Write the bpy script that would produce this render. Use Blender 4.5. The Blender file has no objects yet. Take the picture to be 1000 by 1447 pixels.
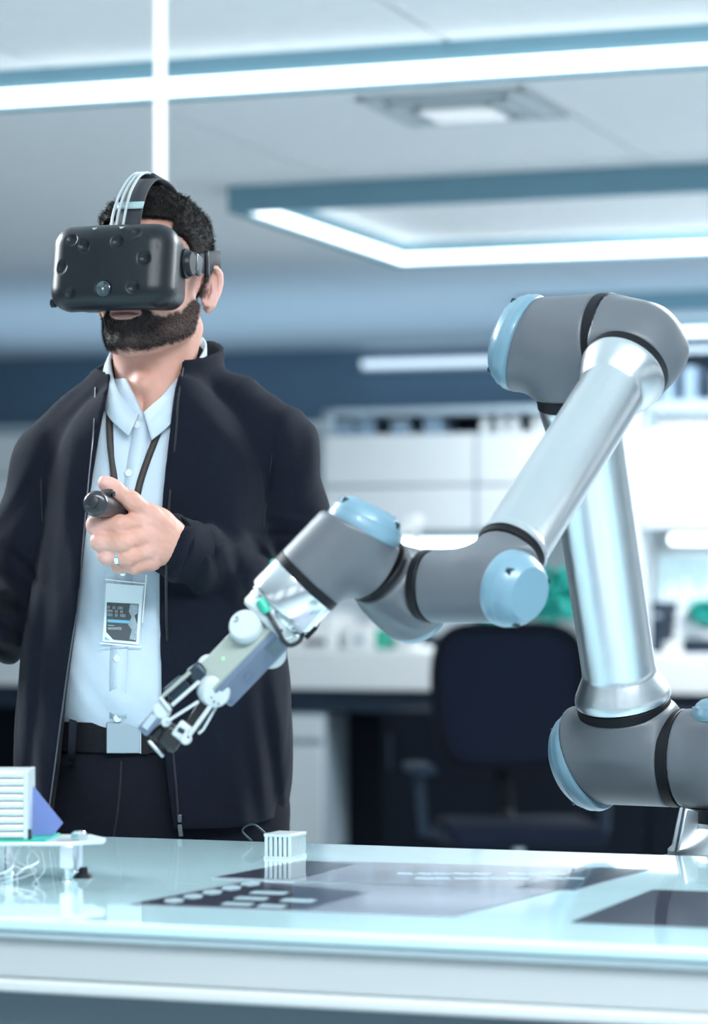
import bpy, bmesh, math, random
import numpy as np
from mathutils import Vector, Matrix
random.seed(7); np.random.seed(7)
C = bpy.context.scene.collection
SC = bpy.context.scene
pi = math.pi
# ------------------------------------------------------------------ camera
FPX = 4000.0; HC = 1.25; HY = 820.0
cd = bpy.data.cameras.new('camera'); cam = bpy.data.objects.new('camera', cd); C.objects.link(cam)
cam.location = (0, 0, HC); cam.rotation_euler = (pi/2, 0, 0)
cd.sensor_fit = 'HORIZONTAL'; cd.sensor_width = 36; cd.lens = 36*FPX/1000
cd.shift_y = (HY-723.5)/1000
cd.clip_end = 100; cd.clip_start = 0.05
cd.dof.use_dof = True; cd.dof.focus_distance = 3.62; cd.dof.aperture_fstop = 6.0
SC.camera = cam
# ------------------------------------------------------------------ world, exposure
w = bpy.data.worlds.new('world'); SC.world = w; w.use_nodes = True
w.node_tree.nodes['Background'].inputs[0].default_value = (0.78, 0.91, 1.0, 1)
w.node_tree.nodes['Background'].inputs[1].default_value = 1.15
vs = SC.view_settings
vs.view_transform = 'Standard'; vs.look = 'None'; vs.gamma = 1; vs.exposure = 0.60; vs.use_curve_mapping = False
SC.cycles.max_bounces = 7; SC.cycles.sample_clamp_indirect = 4
# room axes: v to the right, u into the room
TH = math.radians(19.55); CT, ST = math.cos(TH), math.sin(TH)
def R(v, u, z=0): return Vector((v*CT+u*ST, -v*ST+u*CT, z))
def area(name, loc, size, energy, col, rot=(0,0,0), sizey=None):
    l = bpy.data.lights.new(name, 'AREA'); l.energy = energy; l.color = col; l.size = size
    if sizey: l.shape = 'RECTANGLE'; l.size_y = sizey
    o = bpy.data.objects.new(name, l); C.objects.link(o); o.location = loc; o.rotation_euler = rot
    return o
# added area lamps above table, man and counter, unseen, giving the bulk light
area('added_area_lamp', (0.6, 1.6, 2.72), 2.2, 115, (0.90, 0.97, 1.0), (math.radians(20),0,0), 1.0)
area('added_area_lamp', (1.6, 5.2, 2.6), 2.0, 110, (0.90, 0.97, 1.0), (math.radians(-25),math.radians(22),0), 0.8)
area('added_area_lamp', (-1.8, 4.8, 2.6), 1.6, 100, (0.88, 0.96, 1.0), (math.radians(-15),math.radians(-35),0), 0.8)
area('added_area_lamp', R(-1.2, 11.3, 2.5), 4.0, 95, (0.92, 0.97, 1.0), (math.radians(25),0,-TH), 0.8)
# added unseen uplight behind the partition, brightening the far ceiling
area('added_uplight', R(-3.5, 14.9, 1.75), 10.0, 38, (0.50, 0.76, 1.0), (pi,0,-TH), 3.0)
# ------------------------------------------------------------------ materials
MATS = {}
def mat(name, col, rough=0.5, metal=0.0, noise=0.0, nscale=8.0, bump=0.0, bscale=200.0, coat=0.0, spec=0.5,
        aniso=0.0, sheen=0.0, sss=0.0, emit=None, es=0.0, alpha=1.0, trans=0.0, stretch=None, rnoise=0.0):
    if name in MATS: return MATS[name]
    m = bpy.data.materials.new(name); m.use_nodes = True; MATS[name] = m
    nt = m.node_tree; b = nt.nodes['Principled BSDF']; L = nt.links.new
    b.inputs['Base Color'].default_value = (*col, 1); b.inputs['Roughness'].default_value = rough
    b.inputs['Metallic'].default_value = metal; b.inputs['Coat Weight'].default_value = coat
    b.inputs['Specular IOR Level'].default_value = spec; b.inputs['Alpha'].default_value = alpha
    b.inputs['Transmission Weight'].default_value = trans
    if aniso: b.inputs['Anisotropic'].default_value = aniso
    if sheen: b.inputs['Sheen Weight'].default_value = sheen; b.inputs['Sheen Roughness'].default_value = 0.4
    if sss:
        b.inputs['Subsurface Weight'].default_value = sss; b.inputs['Subsurface Radius'].default_value = (0.012, 0.005, 0.003)
        b.inputs['Subsurface Scale'].default_value = 0.5
    if emit: b.inputs['Emission Color'].default_value = (*emit, 1); b.inputs['Emission Strength'].default_value = es
    tc = nt.nodes.new('ShaderNodeTexCoord'); src = tc.outputs['Object']
    if stretch:
        mp = nt.nodes.new('ShaderNodeMapping'); mp.inputs['Scale'].default_value = stretch; L(src, mp.inputs[0]); src = mp.outputs[0]
    if noise or rnoise:
        n = nt.nodes.new('ShaderNodeTexNoise'); n.inputs['Scale'].default_value = nscale; n.inputs['Detail'].default_value = 5; L(src, n.inputs['Vector'])
        if noise:
            mx = nt.nodes.new('ShaderNodeMix'); mx.data_type = 'RGBA'
            mx.inputs[6].default_value = (*[c*(1-noise) for c in col], 1); mx.inputs[7].default_value = (*[min(1, c*(1+noise)) for c in col], 1)
            L(n.outputs['Fac'], mx.inputs[0]); L(mx.outputs[2], b.inputs['Base Color'])
        if rnoise:
            mr = nt.nodes.new('ShaderNodeMapRange'); mr.inputs[3].default_value = max(0.02, rough-rnoise); mr.inputs[4].default_value = rough+rnoise
            L(n.outputs['Fac'], mr.inputs[0]); L(mr.outputs[0], b.inputs['Roughness'])
    if bump:
        n2 = nt.nodes.new('ShaderNodeTexNoise'); n2.inputs['Scale'].default_value = bscale; n2.inputs['Detail'].default_value = 3; L(src, n2.inputs['Vector'])
        bp = nt.nodes.new('ShaderNodeBump'); bp.inputs['Strength'].default_value = bump; bp.inputs['Distance'].default_value = 0.002
        L(n2.outputs['Fac'], bp.inputs['Height']); L(bp.outputs[0], b.inputs['Normal'])
    return m
M_ceil = mat('ceiling_board', (0.90,0.91,0.92), 0.9, noise=0.06, nscale=14)
M_grid = mat('ceiling_joint', (0.25,0.33,0.38), 0.8)
M_fascia = mat('fascia_blue', (0.19,0.35,0.43), 0.7, noise=0.05)
M_led = mat('led_diffuser', (0.9,0.9,0.9), 0.5, emit=(0.86,0.97,1.0), es=2.6)
M_led2 = mat('led_post', (0.6,0.6,0.6), 0.5, emit=(0.93,0.96,1.0), es=0.50)
M_leddim = mat('led_dim', (0.8,0.8,0.8), 0.5, emit=(0.62,0.78,0.92), es=0.75)
M_wallfar = mat('far_wall', (0.13,0.21,0.29), 0.8, noise=0.05)
M_part = mat('partition', (0.72,0.78,0.82), 0.7, noise=0.03)
M_floor = mat('floor_vinyl', (0.62,0.70,0.74), 0.4, noise=0.1)
M_cab = mat('cabinet_white', (0.72,0.77,0.80), 0.45, noise=0.02)
M_cabgrey = mat('cabinet_grey', (0.36,0.45,0.52), 0.5, noise=0.03)
M_counter = mat('counter_white', (0.86,0.88,0.89), 0.4, noise=0.02)
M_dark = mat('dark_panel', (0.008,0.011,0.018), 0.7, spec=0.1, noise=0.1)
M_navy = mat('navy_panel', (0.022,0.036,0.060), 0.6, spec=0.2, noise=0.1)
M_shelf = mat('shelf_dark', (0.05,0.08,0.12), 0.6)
M_book = mat('binder_white', (0.75,0.80,0.83), 0.5, noise=0.04)
M_bookb = mat('binder_blue', (0.22,0.33,0.45), 0.5, noise=0.04)
M_leaf = mat('leaf_teal', (0.02,0.42,0.36), 0.5, noise=0.35, nscale=12)
M_pot = mat('pot', (0.6,0.65,0.68), 0.4)
M_screen = mat('monitor_screen', (0.2,0.3,0.35), 0.3, noise=0.5, nscale=16, emit=(0.55,0.75,0.80), es=0.35)
M_black = mat('black_plastic', (0.012,0.013,0.017), 0.42, noise=0.1)
M_mesh = mat('chair_mesh', (0.010,0.015,0.032), 0.75, spec=0.15, bump=0.5, bscale=300)
M_chair = mat('chair_plastic', (0.006,0.008,0.014), 0.6, spec=0.12)
M_rub = mat('black_ring', (0.006,0.007,0.010), 0.5, spec=0.2)
M_house = mat('robot_grey', (0.100,0.112,0.128), 0.42, noise=0.05, nscale=40, bump=0.12, bscale=900)
M_lid = mat('robot_lid_blue', (0.145,0.265,0.34), 0.36, noise=0.03, coat=0.25)
M_alu = mat('brushed_aluminium', (0.66,0.69,0.71), 0.30, metal=1.0, rnoise=0.05, nscale=30, bump=0.05, bscale=500)
M_alu2 = mat('machined_aluminium', (0.80,0.83,0.85), 0.22, metal=1.0, rnoise=0.05)
M_gwhite = mat('gripper_white', (0.50,0.56,0.58), 0.35, noise=0.02)
M_gbeige = mat('gripper_panel', (0.30,0.35,0.32), 0.45, noise=0.05)
M_gblue = mat('gripper_side', (0.13,0.175,0.25), 0.45, noise=0.05)
M_green = mat('green_plug', (0.02,0.40,0.28), 0.4)
M_screw = mat('dark_screw', (0.03,0.05,0.07), 0.4, metal=0.6)
M_tglass = mat('table_glass', (0.58,0.82,0.88), 0.08, coat=0.6, noise=0.02, nscale=3)
M_tedge = mat('table_edge', (0.50,0.62,0.66), 0.25, coat=0.3)
M_twhite = mat('table_white', (0.47,0.51,0.52), 0.4, noise=0.02)
M_tgrey = mat('table_base', (0.10,0.15,0.18), 0.6, noise=0.05)
M_film = mat('film_sheet', (0.055,0.060,0.085), 0.10, coat=0.5, noise=0.3, nscale=20)
M_filmp = mat('film_print', (0.45,0.60,0.66), 0.12)
M_filmg = mat('film_grey', (0.30,0.32,0.38), 0.10, coat=0.5, noise=0.3, nscale=14)
M_sink = mat('heatsink_alu', (0.72,0.78,0.80), 0.38, metal=0.7, bump=0.1)
M_bluefilm = mat('blue_sheet', (0.13,0.18,0.42), 0.3, coat=0.4, noise=0.1, nscale=30)
M_pcb = mat('pcb_green', (0.02,0.38,0.30), 0.4)
M_steel = mat('steel', (0.70,0.76,0.80), 0.22, metal=1.0)
M_wire = mat('wire', (0.55,0.6,0.62), 0.35, metal=0.5)
M_jacket = mat('jacket_knit', (0.0062,0.0082,0.0160), 0.85, sheen=0.04, spec=0.12, noise=0.18, nscale=90, bump=0.6, bscale=900)
M_jacketd = mat('jacket_trim', (0.006,0.007,0.011), 0.6, bump=0.4, bscale=600)
M_zip = mat('zip_metal', (0.12,0.13,0.15), 0.35, metal=0.9)
M_shirt = mat('shirt_cotton', (0.50,0.60,0.69), 0.8, sheen=0.2, noise=0.03, nscale=30, bump=0.25, bscale=700)
M_button = mat('button', (0.60,0.66,0.70), 0.25, coat=0.4)
M_trous = mat('trouser_denim', (0.006,0.007,0.013), 0.85, spec=0.15, noise=0.15, nscale=60, bump=0.4, bscale=800)
M_belt = mat('belt_leather', (0.006,0.006,0.009), 0.5, spec=0.2, bump=0.4, bscale=300)
M_hair = mat('hair', (0.009,0.0075,0.0075), 0.7, spec=0.12, noise=0.4, nscale=120)
M_lan = mat('lanyard', (0.035,0.026,0.025), 0.6, bump=0.3, bscale=600)
M_card = mat('badge_card', (0.75,0.84,0.88), 0.4)
M_carddark = mat('badge_dark', (0.010,0.013,0.018), 0.6, spec=0.1, noise=0.3, nscale=300)
M_cardblue = mat('badge_blue', (0.10,0.45,0.62), 0.4)
M_cardtxt = mat('badge_text', (0.55,0.62,0.66), 0.5)
M_cardgry = mat('badge_grey', (0.25,0.33,0.38), 0.5, noise=0.4, nscale=200)
M_visor = mat('visor_shell', (0.007,0.010,0.014), 0.36, spec=0.32, noise=0.08, nscale=60, bump=0.06, bscale=900)
M_foam = mat('visor_foam', (0.02,0.022,0.03), 0.8)
M_cable = mat('cable_grey', (0.40,0.46,0.48), 0.35)
M_tag = mat('strap_tag', (0.30,0.42,0.44), 0.4)
M_lens = mat('lens_glass', (0.03,0.05,0.06), 0.06, coat=0.8)
M_ctrl = mat('controller_black', (0.020,0.022,0.028), 0.28, coat=0.2)
M_clear = mat('clear_plastic', (0.80,0.90,0.95), 0.08, trans=0.0, alpha=0.05, coat=0.0, spec=0.3)
M_ink = mat('outline_ink', (0.02,0.03,0.04), 0.6)
# skin with beard / lip masks held by the mesh
def skin_mat():
    m = mat('skin', (0.62,0.36,0.29), 0.52, spec=0.35, sss=0.10, bump=0.15, bscale=500)
    nt = m.node_tree; b = nt.nodes['Principled BSDF']; L = nt.links.new
    n = nt.nodes.new('ShaderNodeTexNoise'); n.inputs['Scale'].default_value = 45; n.inputs['Detail'].default_value = 5
    tc = nt.nodes.new('ShaderNodeTexCoord'); L(tc.outputs['Object'], n.inputs['Vector'])
    def mix(fac, a, c):
        mx = nt.nodes.new('ShaderNodeMix'); mx.data_type = 'RGBA'
        L(fac, mx.inputs[0])
        for k, v in ((6, a), (7, c)):
            if isinstance(v, tuple): mx.inputs[k].default_value = (*v, 1)
            else: L(v, mx.inputs[k])
        return mx.outputs[2]
    base = mix(n.outputs['Fac'], (0.53,0.265,0.205), (0.64,0.36,0.285))
    def attr(nm):
        a = nt.nodes.new('ShaderNodeAttribute'); a.attribute_name = nm; return a.outputs['Fac']
    c1 = mix(attr('flush'), base, (0.70,0.40,0.36))
    c2 = mix(attr('beard'), c1, (0.020,0.016,0.017))
    c3 = mix(attr('lip'), c2, (0.36,0.17,0.15))
    L(c3, b.inputs['Base Color'])
    return m
M_skin = skin_mat()
# ------------------------------------------------------------------ mesh helpers
def new_mesh(name, V, F, m, smooth=True, sharp=0.7):
    me = bpy.data.meshes.new(name)
    me.from_pydata([tuple(map(float, v)) for v in V], [], [tuple(int(i) for i in f) for f in F])
    ms = m if isinstance(m, (list, tuple)) else [m]
    for x in ms: me.materials.append(x)
    if smooth:
        me.shade_smooth()
        if sharp: me.set_sharp_from_angle(angle=sharp)
    me.update(); return me
def inv(p):
    return Matrix.LocRotScale(p.location, p.rotation_euler, p.scale)
def chain_matrix(p):
    m = inv(p)
    q = p
    mm = p.matrix_parent_inverse if p.parent else Matrix.Identity(4)
    if p.parent: return chain_matrix(p.parent) @ mm @ m
    return m
def link(name, me, parent=None, world=False):
    o = bpy.data.objects.new(name, me); C.objects.link(o)
    if parent:
        o.parent = parent
        if world: o.matrix_parent_inverse = chain_matrix(parent).inverted()
    return o
def tag(o, label=None, cat=None, group=None, kind=None):
    if label: o['label'] = label
    if cat: o['category'] = cat
    if group: o['group'] = group
    if kind: o['kind'] = kind
    return o
def empty(name, loc, label, cat, rz=0, group=None):
    o = bpy.data.objects.new(name, None); C.objects.link(o); o.location = loc; o.rotation_euler = (0,0,rz)
    o.empty_display_size = 0.05
    return tag(o, label, cat, group)
class MB:
    def __init__(s): s.V = []; s.F = []; s.m = []
    def add(s, V, F, mi=0):
        n = len(s.V); s.V += [tuple(v) for v in V]; s.F += [tuple(i+n for i in f) for f in F]; s.m += [mi]*len(F); return s
    def box(s, c, d, M=None, mi=0):
        x, y, z = d[0]/2, d[1]/2, d[2]/2
        V = [Vector((a*x, b*y, e*z)) for a in (-1,1) for b in (-1,1) for e in (-1,1)]
        c = Vector(c)
        V = [(M @ v if M else v)+c for v in V]
        return s.add(V, [(0,1,3,2),(4,6,7,5),(0,4,5,1),(2,3,7,6),(0,2,6,4),(1,5,7,3)], mi)
    def bb(s, x0,x1,y0,y1,z0,z1, mi=0): return s.box(((x0+x1)/2,(y0+y1)/2,(z0+z1)/2),(x1-x0,y1-y0,z1-z0),None,mi)
    def lathe(s, A, d, prof, n=40, mi=0, sx=1.0):
        A = Vector(A); d = Vector(d).normalized(); t = Vector((0,0,1)) if abs(d.z) < .9 else Vector((1,0,0))
        p = d.cross(t).normalized(); q = d.cross(p)
        V = []; F = []
        for (r, h) in prof:
            for k in range(n):
                a = 2*pi*k/n; V.append(A+d*h+p*(r*math.cos(a)*sx)+q*(r*math.sin(a)))
        for i in range(len(prof)-1):
            for k in range(n):
                k2 = (k+1) % n; F.append((i*n+k, i*n+k2, (i+1)*n+k2, (i+1)*n+k))
        if prof[0][0] > 1e-6: F.append(tuple(range(n))[::-1])
        if prof[-1][0] > 1e-6: F.append(tuple((len(prof)-1)*n+k for k in range(n)))
        return s.add(V, F, mi)
    def tube(s, pts, r, n=10, mi=0, flat=None):
        pts = [Vector(p) for p in pts]; V = []; F = []; up = None
        for i, p in enumerate(pts):
            t = (pts[min(i+1, len(pts)-1)]-pts[max(i-1, 0)]).normalized()
            if up is None: up = t.orthogonal().normalized()
            up = (up-t*up.dot(t)).normalized(); sd = t.cross(up)
            rr = r[i] if isinstance(r, (list, tuple)) else r
            for k in range(n):
                a = 2*pi*k/n; V.append(p+up*(rr*math.cos(a))+sd*(rr*math.sin(a)))
        for i in range(len(pts)-1):
            for k in range(n):
                k2 = (k+1) % n; F.append((i*n+k, i*n+k2, (i+1)*n+k2, (i+1)*n+k))
        F.append(tuple(range(n))[::-1]); F.append(tuple((len(pts)-1)*n+k for k in range(n)))
        return s.add(V, F, mi)
    def bar(s, a, b, wd, th, nrm, mi=0):
        a, b = Vector(a), Vector(b); t = (b-a); L = t.length; t.normalize()
        n = Vector(nrm); n = (n-t*n.dot(t)).normalized(); q = t.cross(n)
        M = Matrix((q, t, n)).transposed()
        return s.box((a+b)/2, (wd, L, th), M, mi)
    def obj(s, name, m, parent=None, world=False, smooth=True, sharp=0.6, bevel=0, seg=2, fixn=True):
        me = new_mesh(name, s.V, s.F, m, False)
        if isinstance(m, (list, tuple)): me.polygons.foreach_set('material_index', s.m)
        if fixn:
            bm = bmesh.new(); bm.from_mesh(me); bmesh.ops.recalc_face_normals(bm, faces=bm.faces); bm.to_mesh(me); bm.free()
        if smooth: me.shade_smooth(); me.set_sharp_from_angle(angle=sharp)
        o = link(name, me, parent, world)
        if bevel:
            b = o.modifiers.new('bevel', 'BEVEL'); b.width = bevel; b.segments = seg; b.limit_method = 'ANGLE'; b.angle_limit = 0.6
            b.harden_normals = False
        return o
def W(px, py, D):
    """the point a pixel of the photograph shows, for a thing standing D metres into the scene"""
    return Vector(((px-500)/FPX*D, D, HC+(HY-py)/FPX*D))
def smoothpath(pts, n=8):
    P = [np.array(p, float) for p in pts]; P = [2*P[0]-P[1]]+P+[2*P[-1]-P[-2]]; out = []
    for i in range(1, len(P)-2):
        for k in range(n):
            t = k/n; a, b, c, d = P[i-1], P[i], P[i+1], P[i+2]
            out.append(0.5*((2*b)+(-a+c)*t+(2*a-5*b+4*c-d)*t*t+(-a+3*b-3*c+d)*t**3))
    out.append(P[-2]); return out
# ------------------------------------------------------------------ signed-distance modelling
def ln(v): return np.sqrt((v*v).sum(-1))
def sph(P, c, r): return ln(P-np.array(c, np.float32))-r
def ell(P, c, r, Rm=None):
    q = P-np.array(c, np.float32)
    if Rm is not None: q = q @ Rm
    r = np.array(r, np.float32); k0 = ln(q/r); k1 = ln(q/(r*r)); return k0*(k0-1)/np.maximum(k1, 1e-6)
def cap(P, a, b, ra, rb=None):
    rb = ra if rb is None else rb
    a = np.array(a, np.float32); b = np.array(b, np.float32); ab = b-a
    t = np.clip(((P-a) @ ab)/max((ab@ab), 1e-12), 0, 1)
    return ln(P-a-t[:, None]*ab)-(ra+(rb-ra)*t)
def cyl(P, a, b, r, rd=0.003):
    a = np.array(a, np.float32); b = np.array(b, np.float32); ab = b-a; L = math.sqrt(float(ab@ab)); d = ab/L
    q = P-(a+b)/2; h = q @ d; rr = ln(q-h[:, None]*d)
    dx = rr-(r-rd); dy = np.abs(h)-(L/2-rd)
    return np.minimum(np.maximum(dx, dy), 0)+np.sqrt(np.maximum(dx, 0)**2+np.maximum(dy, 0)**2)-rd
def rbox(P, c, h, r, Rm=None):
    q = P-np.array(c, np.float32)
    if Rm is not None: q = q @ Rm
    q = np.abs(q)-(np.array(h, np.float32)-r)
    return ln(np.maximum(q, 0))+np.minimum(q.max(-1), 0)-r
def plane(P, o, n): return (P-np.array(o, np.float32)) @ np.array(n, np.float32)
def smin(a, b, k):
    h = np.clip(0.5+0.5*(b-a)/k, 0, 1); return b+(a-b)*h-k*h*(1-h)
def smax(a, b, k): return -smin(-a, -b, k)
def chain(P, pts, rs, k=0.0):
    d = None
    for i in range(len(pts)-1):
        e = cap(P, pts[i], pts[i+1], rs[i], rs[i+1]); d = e if d is None else (smin(d, e, k) if k else np.minimum(d, e))
    return d
def noise3(P, f, s=0.0):
    x, y, z = P[:, 0]*f+s, P[:, 1]*f+s*1.7, P[:, 2]*f+s*0.6
    return (np.sin(x+1.7*np.sin(y*0.7+z*0.4))*np.cos(z+1.3*np.sin(x*0.6+1)))*0.6+np.sin(1.9*x-1.3*y+2.1*z+np.sin(2.3*y))*0.4
def sdf(f, lo, hi, h, slack=None):
    B = 4; lo = np.array(lo, float); hi = np.array(hi, float)
    nb = np.ceil((hi-lo)/h/B).astype(int)+1
    slack = 2.5*h if slack is None else slack
    cx = [lo[i]+h*(np.arange(nb[i])*B+(B-1)/2) for i in range(3)]
    G = np.stack(np.meshgrid(*cx, indexing='ij'), -1).reshape(-1, 3).astype(np.float32)
    d = f(G).reshape(nb)
    act = np.argwhere(np.abs(d) < h*B*0.9+slack)
    V = np.repeat(np.repeat(np.repeat(d, B, 0), B, 1), B, 2).astype(np.float32)
    off = np.stack(np.meshgrid(*[np.arange(B)]*3, indexing='ij'), -1).reshape(-1, 3)
    idx = (act[:, None, :]*B+off[None]).reshape(-1, 3)
    for s in range(0, len(idx), 400000):
        I = idx[s:s+400000]; V[I[:, 0], I[:, 1], I[:, 2]] = f((lo+I*h).astype(np.float32))
    S = V < 0
    n = np.array(V.shape)-1
    cnt = np.zeros(n, np.uint8)
    cs = [(a, b, c) for a in (0, 1) for b in (0, 1) for c in (0, 1)]
    for a, b, c in cs: cnt += S[a:a+n[0], b:b+n[1], c:c+n[2]]
    A = np.argwhere((cnt > 0) & (cnt < 8))
    vid = -np.ones(n, np.int64); vid[A[:, 0], A[:, 1], A[:, 2]] = np.arange(len(A))
    acc = np.zeros((len(A), 3)); num = np.zeros(len(A))
    cs = np.array(cs)
    vals = [V[A[:, 0]+a, A[:, 1]+b, A[:, 2]+c] for a, b, c in cs]
    for i in range(8):
        for j in range(i+1, 8):
            if np.abs(cs[i]-cs[j]).sum() != 1: continue
            a, b = vals[i], vals[j]; m = (a < 0) != (b < 0)
            t = np.where(m, a/np.where(m, a-b, 1), 0)
            acc += np.where(m[:, None], cs[i]+t[:, None]*(cs[j]-cs[i]), 0); num += m
    P = lo+h*(A+acc/num[:, None])
    Fs = []
    for ax in range(3):
        o1, o2 = [(1, 2), (2, 0), (0, 1)][ax]
        sl = [slice(0, None)]*3; s2 = [slice(0, None)]*3
        sl[ax] = slice(0, V.shape[ax]-1); s2[ax] = slice(1, None)
        ch = S[tuple(sl)] != S[tuple(s2)]
        E = np.argwhere(ch); E = E[(E[:, o1] > 0) & (E[:, o2] > 0) & (E[:, o1] < n[o1]) & (E[:, o2] < n[o2])]
        e1 = np.zeros(3, int); e1[o1] = 1; e2 = np.zeros(3, int); e2[o2] = 1
        q = [E-e1-e2, E-e2, E, E-e1]
        ids = np.stack([vid[k[:, 0], k[:, 1], k[:, 2]] for k in q], 1)
        pos = S[E[:, 0], E[:, 1], E[:, 2]]
        ids = np.where(pos[:, None], ids, ids[:, ::-1]); Fs.append(ids[(ids >= 0).all(1)])
    return P, np.concatenate(Fs)
def sdf_mesh(name, parts, m, sharp=None):
    """parts: list of (V, F); joined into one mesh; fast path through numpy"""
    Vs = []; Fs = []; n = 0
    for V, F in parts: Vs.append(V); Fs.append(F+n); n += len(V)
    V = np.concatenate(Vs).astype(np.float32); F = np.concatenate(Fs).astype(np.int32)
    me = bpy.data.meshes.new(name); me.vertices.add(len(V)); me.vertices.foreach_set('co', V.ravel())
    me.loops.add(len(F)*4); me.loops.foreach_set('vertex_index', F.ravel())
    me.polygons.add(len(F)); me.polygons.foreach_set('loop_start', np.arange(len(F), dtype=np.int32)*4)
    me.polygons.foreach_set('loop_total', np.full(len(F), 4, np.int32))
    me.materials.append(m); me.update(calc_edges=True); me.validate(); me.shade_smooth()
    if sharp: me.set_sharp_from_angle(angle=sharp)
    return me
def T3(M4, V):
    A = np.array(M4); return V @ A[:3, :3].T+A[:3, 3]
# ================================================================== THE ROOM
ZC = HC+1.5
def rv(px, u):
    k = (px-500)/FPX; d = u/(k*ST+CT); return d*(k*CT-ST), d
def zz(py, d): return HC+(HY-py)/FPX*d
def rthing(name, label, cat, v, u, z=0, group=None): return empty(name, R(v, u, z), label, cat, -TH, group)
def rstruct(mb, name, m, v=0, u=0, z=0, kind='structure', **k):
    o = mb.obj(name, m, **k); o.location = R(v, u, z); o.rotation_euler = (0, 0, -TH)
    if kind: o['kind'] = kind
    return o
rstruct(MB().bb(-13, 7, -3, 17.4, -0.1, 0), 'floor', M_floor)
rstruct(MB().bb(-13, 7, 17.3, 17.5, 0, ZC+.1), 'wall_back', M_wallfar)
rstruct(MB().bb(-13.2, -13, -3, 17.5, 0, ZC+.1), 'wall_left', M_wallfar)
# unseen window walls behind the camera and to its right, added to shape reflections
M_wallin = mat('wall_bluegrey', (0.30,0.36,0.41), 0.8, noise=0.04)
def unseen_window_wall(name, a0, a1, place, n, first):
    m = MB(); L_ = a1-a0; step = L_/n; m.bb(0, L_, 0, .2, 0, .75); m.bb(0, L_, 0, .2, 2.55, ZC+.1)
    for k in range(n+1): x = k*step; m.bb(max(0, x-.35), min(L_, x+.35), 0, .2, .75, 2.55)
    o = m.obj(name, M_wallin); o['kind'] = 'structure'; place(o)
    for k in range(n):
        f = MB(); x0, x1 = k*step+.35, (k+1)*step-.35
        if k == 0: x0 = .35
        for a, b_, c, d_ in ((x0, x1, .75, .80), (x0, x1, 2.50, 2.55), (x0, x0+.05, .80, 2.50), (x1-.05, x1, .80, 2.50), ((x0+x1)/2-.025, (x0+x1)/2+.025, .80, 2.50)): f.bb(a, b_, .04, .12, c, d_)
        q = f.obj('window_%d' % (first+k), M_ceil); q['kind'] = 'structure'; place(q)
def pl_rear(o): o.location = R(-13, -3.2, 0); o.rotation_euler = (0,0,-TH)
def pl_right(o): o.location = R(7.2, -3, 0); o.rotation_euler = (0,0,-TH+pi/2)
unseen_window_wall('wall_rear', 0, 20, pl_rear, 7, 1)
unseen_window_wall('wall_right', 0, 20.5, pl_right, 7, 8)
ceil = rstruct(MB().bb(-13, 7, -3, 17.5, ZC+.015, ZC+.12), 'ceiling', M_grid)
pm = None
for i in range(-8, 6):
    for j in range(-1, 8):
        v0 = -3.6+1.22*i; u0 = -1.9+2.44*j
        if pm is None:
            o = MB().bb(0, 1.208, 0, 2.432, -.012, .012).obj('ceiling_panel', M_ceil, ceil, bevel=0.002, seg=1); pm = o.data
        else: o = link('ceiling_panel', pm, ceil)
        o.location = (v0, u0, ZC+.012+random.uniform(-.001, .001))
# luminous rectangular frames below the ceiling
def ring(v0, v1, u0, u1, h, label):
    t = rthing('light_frame', label, 'ceiling light', v0, u0, ZC); Wd, Ln = v1-v0, u1-u0; b = 0.05
    segs = [((0, Wd), (0, b)), ((0, Wd), (Ln, Ln+b)), ((0, b), (b, Ln)), ((Wd-b, Wd), (b, Ln))]
    for (x, y) in segs: MB().bb(x[0], x[1], y[0], y[1], -h, .0).obj('frame_beam', M_fascia, t)
    e = .012; z1, z0 = -h*.53, -h+.010
    for k, (x, y) in enumerate([((b, Wd-b), (b, b+e)), ((b+e, Wd-b-e), (Ln-e, Ln)), ((b, b+e), (b+e, Ln)), ((Wd-b-e, Wd-b), (b+e, Ln-e))]):
        MB().bb(x[0], x[1], y[0], y[1], z0, z1).obj('led_strip', M_led, t)
ring(-5.2, 1.6, 5.0, 7.50, .115, 'long white light strip nearest the top edge with blue fascia')
ring(-4.06, 2.6, 10.0, 11.93, .10, 'rectangular light frame seen whole at its left corner, middle of the ceiling')
ring(-4.20, 2.6, 14.4, 16.0, .10, 'farthest light frame, partly hidden by the robot elbow')
# ceiling air diffuser
vv, dd = rv(655, 8.55); t = rthing('air_diffuser', 'square white air diffuser in the ceiling between the two light frames', 'vent', vv, 8.55, ZC)
for s in (.27, .20, .13):
    m = MB()
    for a, b_, c, d_ in ((-s, s, -s, -s+.03), (-s, s, s-.03, s), (-s, -s+.03, -s, s), (s-.03, s, -s, s)): m.bb(a, b_, c, d_, -.045+s*.12, 0)
    m.obj('louvre', M_gwhite, t, bevel=.003)
MB().bb(-.115, .115, -.115, .115, -.035, -.02).obj('centre_plate', mat('vent_panel_glow', (.9,.9,.9), .5, emit=(.9,.95,1), es=.25), t, bevel=.003)  # faint glow put into the plate so it looks brighter than the ceiling
MB().bb(-.26, .26, -.26, .26, -.006, 0).obj('back_plate', M_cab, t)
# luminous column behind the man
t = rthing('light_column', 'slim vertical white light tube rising behind the man to the ceiling', 'lamp', rv(226.5, 5.9)[0], 5.9)
MB().lathe((0,0,.03), (0,0,1), [(.0152, 0), (.0152, ZC-.05)], 20).obj('light_tube', M_led2, t)
MB().lathe((0,0,0), (0,0,1), [(.05, 0), (.05, .02), (.02, .035)], 24).obj('foot_plate', M_steel, t)
MB().lathe((0,0,ZC-.03), (0,0,1), [(.03, 0), (.03, .03)], 24).obj('ceiling_cup', M_steel, t)
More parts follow.
